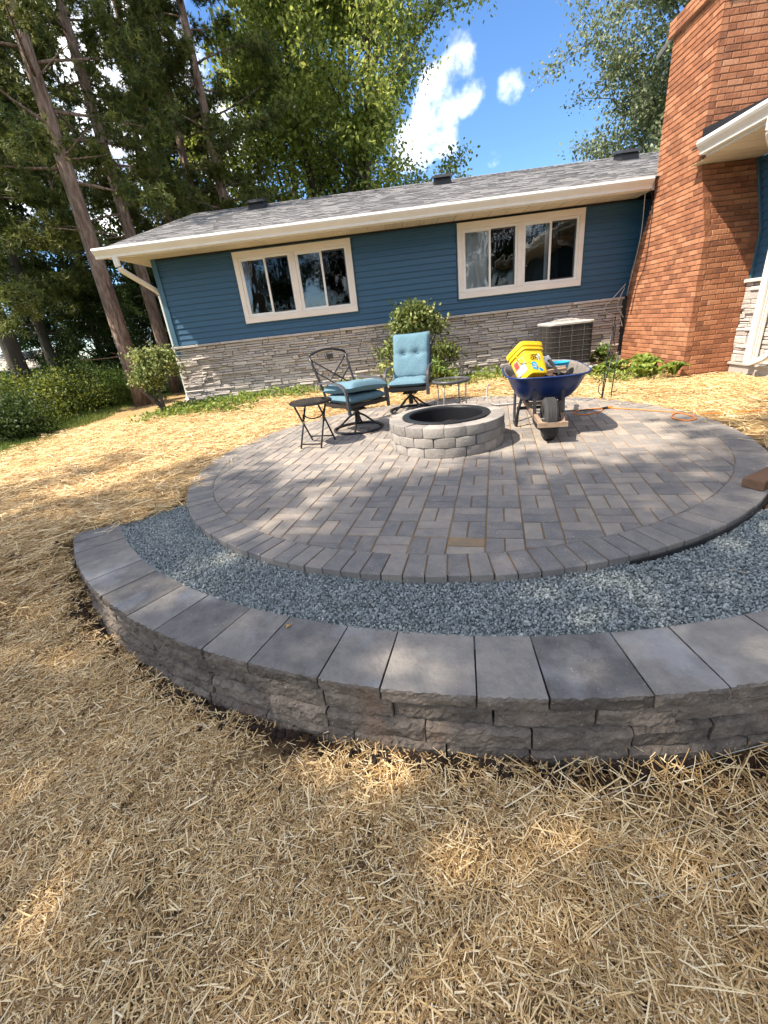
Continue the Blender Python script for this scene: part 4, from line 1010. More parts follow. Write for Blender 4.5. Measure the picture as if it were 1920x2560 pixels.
# chimney
XC = 4.30; XB = 5.03; CH = .0677; zc0 = -.05
chim = bpy.data.objects.new('chimney', None); COL.objects.link(chim); chim.location = (XC, 7.9, 0); attach(chim, house)
tag(chim, 'tall red brick chimney with stepped shoulders')
cm = MB(); MR = .011
BZ = []; z = zc0
while z < 4.50: BZ.append(z); z += CH
for z in BZ:
    yn, yf_ = float(ynear(z+CH*.5)), float(yfar(z+CH*.5))
    cm.b2((XC+MR, yn+MR, z-.0008), (XB+(.2 if z > 2.9 else 0), yf_-MR, z+CH-.0009))
part(cm, 'mortar_core', 'mortar', chim)
bl = []
G = .0095; BL = .203
for i, z in enumerate(BZ):
    yn, yf_ = float(ynear(z+CH*.5)), float(yfar(z+CH*.5)); zb, zt = z+G*.5, z+CH-G*.5
    # face looking -x
    y = yn+ (.0 if i % 2 else .0); first = (.095 if i % 2 else BL); k = 0
    while y < yf_-.03:
        w = first if k == 0 else BL; e = min(y+w, yf_)
        if yf_-e < .05: e = yf_
        yy0 = y if k == 0 else y+G*.5
        yy1 = e if e == yf_ else e-G*.5
        bl.append(('x', (XC, yy0, zb), (XC+.09, yy1, zt))); y = e; k += 1
    # face looking -y (the corner brick returns)
    xmax = XB if z < 2.95 else XB+.25; x = XC+.0915; k = 0
    first = (BL-.0915 if i % 2 else .012)
    while x < xmax-.02:
        w = first if k == 0 else BL; e = min(x+w, xmax)
        if w > .03: bl.append(('y', (x+(0 if k == 0 else G*.5), yn, zb), (e-G*.5, yn+.09, zt)))
        x = e; k += 1
    if 'far' and z < 4.5:
        pass
def bkey(b_):
    c = [(b_[1][i]+b_[2][i])/2 for i in range(3)]; return math.dist(c, (0, 0, 1.2))-(1.2 if b_[0] == 'y' else 0)
bl.sort(key=bkey); rest = MB(); bmesh_cache = {}
for k, (fc_, a, b_) in enumerate(bl):
    dpt = random.uniform(-.0025, .002); a = list(a)
    a[0 if fc_ == 'x' else 1] += dpt
    if k < 300:
        d = tuple(round(b_[i]-a[i], 2) for i in range(3)); key = (fc_, d, k % 3)
        if key not in bmesh_cache:
            m_ = MB(); m_.cham((0, 0, 0), [b_[i]-a[i] for i in range(3)], .005, '-x' if fc_ == 'x' else '-y', .0012, 0, .0012); bmesh_cache[key] = m_.mesh('brick'); bmesh_cache[key].materials.append(M['brick'])
        link_mesh('brick', bmesh_cache[key], None, chim, Matrix.Translation(a))
    else: rest.cham(a, b_, .005, '-x' if fc_ == 'x' else '-y', .0012, None, .0012)
tag(part(rest, 'upper_bricks', 'brick', chim), kind='stuff')
mb = MB(); capz = 4.51
for q in range(3):
    y = 7.31; first = .1 if q % 2 else BL; k = 0
    while y < 8.49:
        e = min(y+(first if k == 0 else BL), 8.50); mb.cham((XC-.052, y+.003, capz+q*.062+.003), (XC+.1, e-.003, capz+q*.062+.058), .005, '-x', .001, None, .001); y = e; k += 1
    x = XC+.10; k = 0
    while x < XB+.3:
        e = x+(first if k == 0 else BL); mb.cham((x+.003, 7.31, capz+q*.062+.003), (e-.003, 7.42, capz+q*.062+.058), .005, '-y', .001, None, .001); x = e; k += 1
part(mb, 'cap_course', 'brick', chim)
mb = MB(); mb.b2((XC-.045, 7.317, capz), (XB+.3, 8.493, capz+.185)); mb.b2((XC+.0, 7.37, capz+.186), (XB+.2, 8.44, capz+.22)); part(mb, 'cap_core', 'mortar', chim)
mb = MB(); mb.tube([(XC+.1, 8.70, 4.62), (XC+.1, 9.05, 4.55)], .022, 8); mb.bar((XC+.1, 8.45, 4.67), (XC+.1, 9.0, 4.56), .02, .012); part(mb, 'metal_bracket', 'steel', chim)

# cables by the chimney
def cable(name, pts, rad, mat, label, cat='cable', n=6):
    q = catmull(pts, 8); m_ = MB(); m_.tube(q, rad, n); o = m_.build(name, mat, smooth=True); tag(o, label, cat); return o
def catmull(pts, k):
    P = [Vector(p) for p in pts]; P = [P[0]*2-P[1]]+P+[P[-1]*2-P[-2]]; out = []
    for i in range(1, len(P)-2):
        for j in range(k):
            t_ = j/k; a, b_, c, d = P[i-1], P[i], P[i+1], P[i+2]
            out.append(.5*((2*b_)+(c-a)*t_+(2*a-5*b_+4*c-d)*t_*t_+(3*b_-a-3*c+d)*t_**3))
    out.append(P[-2]); return out
cable('cable', [(4.12, 8.38, 2.88), (4.20, 8.52, 2.6), (4.26, 8.62, 2.3), (4.24, 8.60, 2.05), (4.285, 8.78, 1.75), (4.27, 8.84, 1.45), (4.27, 8.90, 1.22)], .006, 'wire', 'pale cable running from the gutter down the brick chimney edge')
cable('cable', [(4.14, 8.37, 2.88), (4.285, 8.41, 2.5), (4.287, 8.40, 1.9), (4.287, 8.46, 1.6), (4.288, 8.62, 1.35), (4.288, 8.72, .9)], .005, 'black_plastic', 'thin dark cable running straight down the orange brick face')
cable('cable', [(4.22, 8.88, 1.42), (4.05, 8.86, 1.25), (3.87, 8.84, 1.08), (3.90, 8.84, .98), (4.15, 8.85, .86), (4.24, 8.87, .70)], .008, 'wire', 'loose grey cable looping out over the stone beside the chimney')
cable('cable', [(4.20, 8.87, 1.36), (4.12, 8.85, 1.18), (4.10, 8.85, 1.06), (4.17, 8.86, .95), (4.24, 8.87, .86)], .008, 'wire', 'short forked grey cable hanging at the stone top by the chimney')
cable('cable', [(4.10, 8.88, .95), (4.09, 8.88, .6), (4.14, 8.88, .38)], .006, 'black_plastic', 'dark cable hanging over the stone to the disconnect box')
# ------------------------------------------------------------------ swivel chairs (front is local -y)
def pl(mb, name, mat, root, **k):
    o = mb.build(name, mat, **k); o.parent = root; return o
def make_chair(label, loc, rz, lean=.17):
    t_ = thing('patio_chair', label, 'chair', loc, rz, 'swivel patio chairs by the fire pit')
    m_ = MB(); m_.tube([(.31*math.cos(a_), .31*math.sin(a_), .017) for a_ in np.linspace(0, 2*math.pi, 40, endpoint=False)], .0165, 8, closed=True); pl(m_, 'base_ring', 'black_metal', t_, smooth=True)
    for k in range(4):
        a_ = math.pi/4+k*math.pi/2; c, s = math.cos(a_), math.sin(a_); m_ = MB()
        m_.tube(catmull([(.03*c, .03*s, .20), (.10*c, .10*s, .165), (.2*c, .2*s, .085), (.30*c, .30*s, .025)], 4), .0135, 7); pl(m_, 'spoke', 'black_metal', t_, smooth=True)
    m_ = MB(); m_.lathe([(.001, .10), (.030, .10), (.034, .18), (.045, .19), (.045, .215), (.03, .22), (.028, .255), (.001, .255)], 16); pl(m_, 'hub', 'black_metal', t_, autosmooth=35)
    m_ = MB(); m_.b2((-.10, -.09, .25), (.10, .09, .265))
    for sx_ in (-1, 1):
        for k in range(5): m_.tube([(sx_*.085+.0, -.05+.025*k, .262), (sx_*.085, -.05+.025*k, .292)], .011, 7)
    m_.b2((-.13, -.10, .292), (.13, .10, .303)); pl(m_, 'rocker_spring', 'black_metal', t_)
    for sy_ in (-1, 1):
        m_ = MB(); m_.tube(catmull([(-.27, sy_*.2, .335), (-.22, sy_*.16, .305), (-.1, sy_*.09, .297), (.1, sy_*.09, .297), (.22, sy_*.16, .305), (.27, sy_*.2, .335)], 5), .012, 7); pl(m_, 'seat_support', 'black_metal', t_, smooth=True)
    m_ = MB()
    for a_, b_ in (((-.285, -.27, .345), (.285, -.27, .345)), ((-.27, .25, .345), (.27, .25, .345)), ((-.275, -.28, .345), (-.275, .26, .345)), ((.275, -.28, .345), (.275, .26, .345))): m_.bar(a_, b_, .024, .042)
    for k in range(9): m_.bar((-.27, -.23+.055*k, .352), (.27, -.23+.055*k, .352), .03, .004)
    pl(m_, 'seat_frame', 'black_metal', t_)
    for sx_ in (-1, 1):
        pth = catmull([(sx_*.285, .335, .600), (sx_*.295, .20, .612), (sx_*.30, .0, .612), (sx_*.30, -.14, .600), (sx_*.30, -.235, .555), (sx_*.30, -.275, .47), (sx_*.30, -.285, .36), (sx_*.30, -.287, .262)], 5)
        m_ = MB(); n = len(pth); vs = []
        for i, p in enumerate(pth):
            d = (pth[min(i+1, n-1)]-pth[max(i-1, 0)]).normalized(); x_ = Vector((1, 0, 0)); y_ = d.cross(x_).normalized()
            for u, v in ((-.024, -.008), (-.016, .010), (.016, .010), (.024, -.008)): vs.append(p+x_*u+y_*v)
        m_.add(vs, [(i*4+j, i*4+(j+1) % 4, i*4+4+(j+1) % 4, i*4+4+j) for i in range(n-1) for j in range(4)]+[(0, 1, 2, 3), ((n-1)*4+3, (n-1)*4+2, (n-1)*4+1, (n-1)*4)], 0)
        pl(m_, 'armrest', 'grey_metal', t_, autosmooth=40)
    zt = .93; yb, yt = .255, .255+lean+.08
    def bp_(u, v): return (u, yb+(yt-yb)*v**1.1, .34+(zt-.34)*v)   # on the back plane
    W0, W1 = .245, .275
    m_ = MB()
    for sx_ in (-1, 1): m_.tube([bp_(sx_*(W0+(W1-W0)*v), v) for v in np.linspace(0, 1, 7)], .0155, 8)
    m_.tube([(W1*u, yt+.012*(1-u*u), zt+.055*(1-u*u)) for u in np.linspace(-1, 1, 13)], .0155, 8)
    pl(m_, 'back_frame', 'black_metal', t_, smooth=True)
    for (a_, b_) in (((-W1, .93), (W0+.01, .26)), ((-W1+.01, .68), (W0-.03, .06)), ((W1, .93), (-W0-.01, .26)), ((W1-.01, .68), (-W0+.03, .06))):
        m_ = MB(); p, q = Vector(bp_(*a_)), Vector(bp_(*b_)); m_.tube([p, (p+q)/2+Vector((0, .004, 0)), q], .0095, 7); pl(m_, 'back_slat', 'black_metal', t_, smooth=True)
    return t_
def cushion_mesh(w, d, h, tufts=(), seed=0, sag=0.0, n=26):
    """pillow lying in its own xy plane, top at +z; tufts: (x, y, depth, radius)"""
    rs = np.random.default_rng(seed); m_ = MB(); vs = []; k = n+1
    ph = rs.uniform(0, 6, 4)
    for side in (1, -1):
        for j in range(k):
            for i in range(k):
                u, v = 2*i/n-1, 2*j/n-1
                e = (1-abs(u)**6)*(1-abs(v)**6); e = max(e, 0)**.42
                pin = 1-.025*(1-abs(u)**2)*abs(v)**8-.025*(1-abs(v)**2)*abs(u)**8
                x, y = u*w/2*pin, v*d/2*pin
                z = h/2*e*(1 if side > 0 else .8)
                if side > 0:
                    for tx, ty, dep, rad in tufts: z -= dep*math.exp(-((x-tx)**2+(y-ty)**2)/rad**2)+dep*.28*math.exp(-((y-ty)/(rad*.45))**2)*math.exp(-((abs(x)-abs(tx))/.22)**2)*(.7+.3*math.sin(x*40))
                    z += .004*e*math.sin(7*u+ph[0])*math.sin(6*v+ph[1])+.0022*math.sin(19*u+ph[2])*e*math.sin(17*v+ph[3])
                vs.append((x, y, side*z-sag*(u*u)))
    fs = []
    for s_ in (0, 1):
        o = s_*k*k
        for j in range(n):
            for i in range(n):
                f = (o+j*k+i, o+j*k+i+1, o+(j+1)*k+i+1, o+(j+1)*k+i); fs.append(f if s_ == 0 else f[::-1])
    edge = [(j*k+i) for j, i in [(0, i) for i in range(n)]+[(j, n) for j in range(n)]+[(n, n-i) for i in range(n)]+[(n-j, 0) for j in range(n)]]
    m_.add(vs, fs, 0); m_.edge = [vs[i] for i in edge]; return m_
def cushion(name, label, w, d, h, mw, tufts=(), seed=0, cat='cushion', sag=0):
    t_ = thing(name, label, cat); t_.matrix_basis = mw
    m_ = cushion_mesh(w, d, h, tufts, seed, sag); o = m_.build('cushion_cover', 'cushion', smooth=True); o.parent = t_
    p = MB(); p.tube(m_.edge, .0052, 6, closed=True); q = p.build('piping', 'piping', smooth=True); q.parent = t_
    for tx, ty, dep, rad in tufts:
        b_ = MB(); b_.lathe([(.001, .006), (.010, .005), (.014, 0), (.001, -.004)], 10); bo = b_.build('tuft_button', 'cushion', smooth=True); bo.parent = t_; bo.location = (tx, ty, h/2-dep*1.05+.004)
    return t_
c1p, c1r = (-.59, 5.47, 0), R(41)
ch1 = make_chair('black metal swivel chair with bare lattice back and cushions piled on its seat', c1p, c1r)
C1 = Matrix.Translation(c1p) @ Matrix.Rotation(c1r, 4, 'Z')
cushion('seat_cushion', 'blue seat cushion flat on the bare backed chair, under another cushion', .56, .55, .12, C1 @ Matrix.Translation((0, -.005, .412)), seed=1)
cushion('back_cushion', 'blue tufted cushion tipped on top of the other cushion on the bare backed chair', .57, .60, .15, C1 @ Matrix.Translation((.0, -.03, .535)) @ Matrix.Rotation(R(3), 4, 'Z') @ Matrix.Rotation(R(-5), 4, 'X') @ Matrix.Rotation(R(4), 4, 'Y'), tufts=[(-.1, .06, .025, .05), (.1, .06, .025, .05)], seed=2, sag=.015)
m_ = MB()
for k, (x, y) in enumerate(((-.24, -.20), (-.22, -.23))): m_.tube([C1 @ Vector((x, y, .40)), C1 @ Vector((x-.015, y-.02, .32)), C1 @ Vector((x-.01+.02*k, y-.01, .23))], .0028, 5)
tag(m_.build('cushion_tie', 'piping'), 'thin blue cushion tie hanging below the bare backed chair', 'tie')
c2p, c2r = (.125, 6.37, 0), R(-12)
ch2 = make_chair('black metal swivel chair dressed with a tall blue back cushion', c2p, c2r)
C2 = Matrix.Translation(c2p) @ Matrix.Rotation(c2r, 4, 'Z')
cushion('seat_cushion', 'blue seat cushion on the chair with the upright back cushion', .53, .53, .11, C2 @ Matrix.Translation((0, -.01, .415)), seed=3)
cushion('back_cushion', 'tall blue tufted cushion standing upright against its chair back', .54, .66, .13, C2 @ Matrix.Translation((0, .265, .735)) @ Matrix.Rotation(R(68), 4, 'X'), tufts=[(-.10, .03, .04, .055), (.10, .03, .04, .055)], seed=4)

# ------------------------------------------------------------------ folding side table
tb = thing('folding_table', 'small round black folding table beside the bare backed chair', 'side table', (-1.03, 4.86, 0), R(-14))
m_ = MB(); m_.lathe([(.001, .478), (.222, .478), (.236, .482), (.242, .492), (.240, .503), (.230, .507), (.222, .503), (.001, .503)], 48); pl(m_, 'table_rim', 'black_metal', tb, autosmooth=35)
m_ = MB(); m_.lathe([(.001, .5045), (.221, .5045), (.221, .5075), (.001, .5075)], 48); pl(m_, 'glass_top', 'black_glass' if 'black_glass' in M else 'black_plastic', tb)
for sx_ in (-1, 1):
    x = sx_*.125
    m_ = MB(); m_.tube([(x, -.18, .006), (x, .13, .48)], .0105, 8); pl(m_, 'leg', 'black_metal', tb, smooth=True)
    x2 = sx_*.148
    m_ = MB(); m_.tube([(x2, .19, .006), (x2, -.13, .48)], .0105, 8); pl(m_, 'leg', 'black_metal', tb, smooth=True)
    m_ = MB(); m_.tube([(sx_*.12, .0, .28), (sx_*.153, .0, .28)], .012, 8); m_.tube([(x, .03, .345), (x, .005, .30)], .016, 8); pl(m_, 'pivot', 'black_plastic', tb)
m_ = MB(); m_.tube([(-.125, -.155, .045), (.125, -.155, .045)], .009, 8); pl(m_, 'stretcher', 'black_metal', tb)
m_ = MB(); m_.tube([(-.148, .155, .06), (.148, .155, .06)], .009, 8); pl(m_, 'stretcher', 'black_metal', tb)
m_ = MB(); m_.tube(catmull([(-.125, .06, .40), (-.10, .01, .33), (0, -.01, .305), (.10, .01, .33), (.125, .06, .40)], 5), .008, 7); pl(m_, 'handle_loop', 'black_metal', tb, smooth=True)
# ------------------------------------------------------------------ glass side table
t2 = thing('glass_table', 'small round glass topped grey table behind the fire pit', 'side table', (.665, 5.90, 0), R(10))
m_ = MB(); m_.tube([(.235*math.cos(a_), .235*math.sin(a_), .43) for a_ in np.linspace(0, 2*math.pi, 44, endpoint=False)], .021, 8, closed=True); pl(m_, 'table_rim', 'grey_metal', t2, smooth=True)
m_ = MB(); m_.lathe([(.001, .436), (.226, .436), (.226, .441), (.001, .441)], 44); pl(m_, 'glass_top', 'table_glass', t2)
for k in range(4):
    a_ = R(45+90*k); c, s = math.cos(a_), math.sin(a_); m_ = MB()
    m_.tube([(.215*c, .215*s, .425), (.205*c, .205*s, .22), (.235*c, .235*s, .005)], .011, 8); pl(m_, 'leg', 'steel', t2, smooth=True)
m_ = MB(); m_.tube([(.2*math.cos(a_), .2*math.sin(a_), .17) for a_ in np.linspace(0, 2*math.pi, 32, endpoint=False)], .006, 6, closed=True); pl(m_, 'brace_ring', 'grey_metal', t2, smooth=True)

# ------------------------------------------------------------------ wheelbarrow (wheel at local origin, body along +y)
wb = thing('wheelbarrow', 'blue steel wheelbarrow with wooden handles and a fat black tyre', 'wheelbarrow', (1.40, 4.185, 0), R(-9))
wl = bpy.data.objects.new('wheel', None); COL.objects.link(wl); wl.parent = wb; wl.location = (0, 0, .203)
def ywheel(prof, n=40):              # lathe about the x axis
    m_ = MB(); m_.lathe(prof, n); m_.v = [(v[2], v[0], v[1]) for v in m_.v]; return m_
ty = [(.095, -.045), (.13, -.062), (.165, -.064), (.19, -.052), (.196, -.042)]
grooves = []
for k in range(6):
    x = -.035+.014*k; grooves += [(.2015, x-.005), (.2015, x+.003), (.196, x+.0045), (.196, x+.0075)]
ty += grooves+[(.196, .042), (.19, .052), (.165, .064), (.13, .062), (.095, .045)]
pl(ywheel(ty), 'tyre', 'rubber', wl, autosmooth=50)
pl(ywheel([(.001, -.03), (.03, -.045), (.04, -.02), (.08, -.02), (.10, -.046), (.10, .046), (.08, .02), (.04, .02), (.03, .045), (.001, .03)], 28), 'rim', 'grey_metal', wl, autosmooth=35)
m_ = MB(); m_.tube([(-.125, 0, 0), (.125, 0, 0)], .009, 8); pl(m_, 'axle', 'steel', wl)
def sect(cx, cy, hx, hy, z, p=4.0, n=48, front=1.0):
    o = []
    for i in range(n):
        a_ = 2*math.pi*i/n; c, s = math.cos(a_), math.sin(a_); rr = (abs(c)**p+abs(s)**p)**(-1/p)
        o.append((cx+hx*rr*c*(1-.06*(s*rr if s > 0 else 0)), cy+hy*rr*s, z+front*.02*s))
    return o
def loft(secs, cap0=True, mbx=None):
    m_ = mbx or MB(); n = len(secs[0]); vs = [p for s_ in secs for p in s_]
    fs = [(i*n+j, i*n+(j+1) % n, (i+1)*n+(j+1) % n, (i+1)*n+j) for i in range(len(secs)-1) for j in range(n)]
    if cap0: fs.append(tuple(range(n))[::-1])
    m_.add(vs, fs, 0); return m_
S = [(.62, .20, .30, .345), (.60, .235, .345, .350), (.575, .27, .385, .38), (.55, .315, .44, .455), (.53, .35, .48, .535), (.52, .375, .505, .60), (.52, .40, .53, .612)]
outer = [sect(0, cy, hx, hy, z) for cy, hx, hy, z in S]
inner = [sect(0, cy, hx-.006, hy-.006, z+.007) for cy, hx, hy, z in S]
lip = sect(0, .52, .408, .538, .606)
m_ = loft(outer+[lip]); n_ = 48
tray = pl(m_, 'tray', 'tray', wb, autosmooth=50)
m_ = MB(); vs = [p for s_ in inner for p in s_]
m_.add(vs, [((i+1)*n_+j, (i+1)*n_+(j+1) % n_, i*n_+(j+1) % n_, i*n_+j) for i in range(len(inner)-1) for j in range(n_)]+[tuple(range(n_))], 0)
pl(m_, 'tray_lining', 'tray_dirty', tray, autosmooth=50)
m_ = MB(); m_.tube([(p[0]*1.0, p[1], p[2]+.006) for p in sect(0, .52, .402, .532, .606)], .0085, 6, closed=True); pl(m_, 'rolled_rim', 'tray', tray, smooth=True)
for sx_ in (-1, 1):
    m_ = MB(); m_.bar((sx_*.098, -.165, .188), (sx_*.30, 1.42, .50), .036, .042); h_ = pl(m_, 'handle', 'old_wood', wb)
    m_ = MB(); m_.bar((sx_*.13, .02, .20), (sx_*.135, .135, .565), .030, .009, up=(0, 1, 0)); m_.tube([(sx_*.137, .135, .545), (sx_*.137, .148, .552)], .011, 6); pl(m_, 'tray_brace', 'black_metal', wb)
    m_ = MB(); m_.tube(catmull([(sx_*.19, .60, .335), (sx_*.235, .575, .16), (sx_*.245, .575, .035), (sx_*.25, .62, .012), (sx_*.25, .74, .012), (sx_*.25, .80, .06), (sx_*.235, .92, .37)], 5), .0155, 8); pl(m_, 'leg', 'black_metal', wb, smooth=True)
m_ = MB(); m_.bar((-.13, -.185, .188), (.135, -.185, .188), .04, .045); pl(m_, 'nose_bar', 'old_wood', wb)
m_ = MB(); m_.bar((-.245, .60, .20), (.245, .60, .20), .01, .035, up=(0, 0, 1)); pl(m_, 'cross_brace', 'black_metal', wb)
m_ = MB(); m_.bar((-.19, .30, .30), (.19, .30, .30), .04, .03); m_.b2((-.16, .48, .315), (.16, .54, .345)); pl(m_, 'support_block', 'old_wood', wb)
WM = wm(wb)
def inw(p): return WM @ Vector(p)
m_ = MB(); ng = 18; vs = []
for j in range(ng+1):
    for i in range(ng+1):
        u, v = 2*i/ng-1, 2*j/ng-1; vs.append((u*.335*math.sqrt(1-v*v*.28), .53+v*.45*math.sqrt(1-u*u*.28), .525+.03*math.sin(5*u+2)*math.cos(4*v)+random.uniform(-.012, .012)-.03*(u*u+v*v)*.5))
m_.add(vs, [(j*(ng+1)+i, j*(ng+1)+i+1, (j+1)*(ng+1)+i+1, (j+1)*(ng+1)+i) for j in range(ng) for i in range(ng)], 0)
dl = pl(m_, 'dirt_load', 'soil', wb, smooth=True)
for k, (a_, b_, w, h) in enumerate((((-.05, .30, .60), (.20, .42, .60), .07, .03), ((.0, .55, .605), (.22, .50, .61), .06, .025))):
    m_ = MB(); m_.bar(inw(a_), inw(b_), w, h); tag(m_.build('wood_offcut', 'old_wood'), ['grey wood offcut lying near the front of the wheelbarrow load', 'grey wood offcut lying behind another in the wheelbarrow'][k], 'wood')
m_ = MB(); m_.tube([inw((.07, .35, .66)), inw((.11, .20, .58))], .012, 7); m_.bar(inw((.04, .42, .70)), inw((.075, .34, .655)), .03, .02); tag(m_.build('tool_handle', 'black_plastic'), 'black tool handle leaning in the wheelbarrow beside the bucket', 'tool')
bm = bmesh.new(); bmesh.ops.create_icosphere(bm, subdivisions=3, radius=1); rs = np.random.default_rng(5)
for v_ in bm.verts:
    n3 = 1+.22*math.sin(v_.co.x*7+v_.co.z*5)*math.cos(v_.co.y*6)+rs.normal()*.04; v_.co = Vector((v_.co.x*.075, v_.co.y*.07, max(v_.co.z, -.5)*.075))*n3
me = bpy.data.meshes.new('plastic_bag'); bm.to_mesh(me); bm.free()
o = link_mesh('plastic_bag', me, 'bag', None, Matrix.Translation(inw((.0, .52, .655)))); tag(o, 'crumpled white plastic bag behind the yellow bucket', 'bag')
m_ = MB(); m_.lathe([(.085, 0), (.10, .07), (.107, .075), (.107, .08), (.095, .078), (.08, .004), (.001, .004)], 24); o = m_.build('blue_tub', 'sticker_blue', autosmooth=40); o.matrix_basis = Matrix.Translation(inw((.19, .70, .565))); tag(o, 'small light blue tub in the back of the wheelbarrow', 'tub')

# ------------------------------------------------------------------ yellow bucket, square with rounded corners, tipped back
bk = thing('yellow_bucket', 'yellow square plastic cat litter bucket tipped over in the wheelbarrow', 'bucket')
BK = Matrix.Translation(inw((-.105, .235, .585))) @ Matrix.Rotation(R(-12), 4, 'Y') @ Matrix.Rotation(R(-36), 4, 'X') @ Matrix.Rotation(R(32), 4, 'Z') @ Matrix.Translation((0.02, .06, 0)) @ Matrix.Scale(1.06, 4)
bk.matrix_basis = BK
def bs(h, z, p=9, n=40): return [(q[0], q[1], q[2]) for q in sect(0, 0, h, h, z, p, n, 0)]
hb0, hb1 = .098, .120
def hw(z): return hb0+(hb1-hb0)*z/.30
secs = [bs(hw(0)-.012, .012), bs(hw(0)-.010, 0), bs(hw(0), .006)]+[bs(hw(z), z) for z in (.05, .12, .2, .238)]
m_ = loft(secs); pl(m_, 'bucket_body', 'yellow', bk, autosmooth=40)
m_ = loft([bs(hw(.238), .238), bs(hw(.24)+.011, .240), bs(hw(.25)+.012, .256), bs(hw(.25)+.004, .260), bs(hw(.26)+.004, .278), bs(hw(.27)+.012, .280), bs(hw(.30)+.013, .318), bs(hw(.30)+.006, .322), bs(hw(.30)-.004, .320), bs(hw(.25)-.006, .25), bs(hw(0)-.006, .015)], False); pl(m_, 'bucket_rim', 'yellow', bk, autosmooth=40)
m_ = MB(); m_.tube(catmull([(-.128, 0, .262), (-.16, -.05, .20), (-.155, -.13, .16), (-.06, -.2, .14), (.06, -.2, .14)][:4], 5), .004, 6); pl(m_, 'bail_handle', 'yellow', bk, smooth=True)
def decal(name, poly, mat, fc_, off=.0012):
    """flat print on the -y or -x face; poly in (u, z)"""
    vs = []
    for u, z in poly:
        h = hw(z)+off; vs.append((u, -h, z) if fc_ == 'y' else (-h, -u, z))
    m_ = MB(); m_.add(vs, [tuple(range(len(vs)))], 0); return pl(m_, name, mat, bk)
def rrect(u0, u1, z0, z1, r_=.01):
    o = []
    for cx, cz, a0 in ((u1-r_, z1-r_, 0), (u0+r_, z1-r_, 90), (u0+r_, z0+r_, 180), (u1-r_, z0+r_, 270)):
        for k in range(4): o.append((cx+r_*math.cos(R(a0+30*k)), cz+r_*math.sin(R(a0+30*k))))
    return o
decal('label_badge', [(-.075, .045), (-.012, .03), (-.004, .075), (-.016, .112), (-.05, .118), (-.075, .10)], 'sticker_blue', 'y'); decal('label_badge', [(.005, .022), (.04, .018), (.045, .040), (.025, .056), (.005, .052)], 'sticker_blue', 'y')
for k in range(3): decal('label_line', [(-.062, .062+.014*k), (-.022, .055+.014*k), (-.022, .061+.014*k), (-.062, .068+.014*k)], 'print_white', 'y', .0022)
decal('cat_picture', [(.03+.022*math.cos(a_)*(1+.3*math.sin(a_*2)), .165+.034*math.sin(a_)) for a_ in np.linspace(0, 6.0, 14)], 'print_white', 'y'); decal('cat_picture', [(.036+.013*math.cos(a_), .155+.022*math.sin(a_)) for a_ in np.linspace(0, 6, 12)], 'print_grey', 'y', .0022); decal('cat_picture', [(.020+.008*math.cos(a_), .183+.009*math.sin(a_)) for a_ in np.linspace(0, 6, 12)], 'print_black', 'y', .0024)
def text_on(s, size, u, z, fc_, mat):
    cu = bpy.data.curves.new('print', 'FONT'); cu.body = s; cu.size = size; cu.align_x = 'CENTER'; cu.extrude = .0003; cu.offset = .0012
    to = bpy.data.objects.new('tmp', cu); COL.objects.link(to); bpy.context.view_layer.update()
    me = bpy.data.meshes.new_from_object(to.evaluated_get(bpy.context.evaluated_depsgraph_get())); bpy.data.objects.remove(to)
    sl_ = math.atan((hb1-hb0)/.30)
    if fc_ == 'y': mw = Matrix.Translation((u, -hw(z)-.0016, z)) @ Matrix.Rotation(R(90)+sl_, 4, 'X')
    else: mw = Matrix.Translation((-hw(z)-.0016, -u, z)) @ Matrix.Rotation(R(-90), 4, 'Z') @ Matrix.Rotation(R(90)+sl_, 4, 'X')
    me.materials.clear(); me.materials.append(M[mat]); o = bpy.data.objects.new('lettering', me); COL.objects.link(o); o.parent = bk; o.matrix_local = mw; return o
text_on('TIDY', .034, -.028, .166, 'y', 'print_black'); text_on('CATS', .036, -.026, .136, 'y', 'print_black')
decal('side_label', rrect(-.07, .07, .05, .205), 'print_grey', 'x'); decal('side_label', rrect(-.062, -.01, .13, .195, .004), 'print_red', 'x', .002); decal('side_label', rrect(0, .062, .145, .195, .004), 'yellow', 'x', .002)
decal('side_label', rrect(-.062, .0, .062, .115, .004), 'print_white', 'x', .002); decal('side_label', rrect(.008, .062, .062, .13, .004), 'print_white', 'x', .002)
for k in range(5): decal('label_line', [(-.055, .070+.009*k), (-.008, .070+.009*k), (-.008, .073+.009*k), (-.055, .073+.009*k)], 'print_black', 'x', .0028); decal('label_line', [(.014, .070+.011*k), (.056, .070+.011*k), (.056, .073+.011*k), (.014, .073+.011*k)], 'print_black', 'x', .0028)

# ------------------------------------------------------------------ air conditioner on its pad
pad = MB(); pad.cham((2.43, 7.78, .0), (3.47, 8.78, .175), .012, '+z', .002); po = pad.build('equipment_pad', 'concrete'); tag(po, 'grey concrete pad under the air conditioner', 'pad')
ac = thing('air_conditioner', 'square grey outdoor air conditioner standing by the stone wall', 'air conditioner', (2.955, 8.28, .175))
def rs4(h, z, rad=.10, n=8, c=(0, 0)):
    o = []
    for cx, cy, a0 in ((h-rad, h-rad, 0), (-h+rad, h-rad, 90), (-h+rad, -h+rad, 180), (h-rad, -h+rad, 270)):
        for k in range(n+1): a_ = R(a0+90*k/n); o.append((c[0]+cx+rad*math.cos(a_), c[1]+cy+rad*math.sin(a_), z))
    return o
HA, AH = .365, .735
m_ = loft([rs4(HA-.012, .06), rs4(HA-.012, AH-.03)]); pl(m_, 'coil_core', 'ac_dark', ac, autosmooth=30)
m_ = loft([rs4(HA+.012, 0), rs4(HA+.012, .055), rs4(HA-.02, .062)]); pl(m_, 'base_pan', 'ac_light', ac, autosmooth=30)
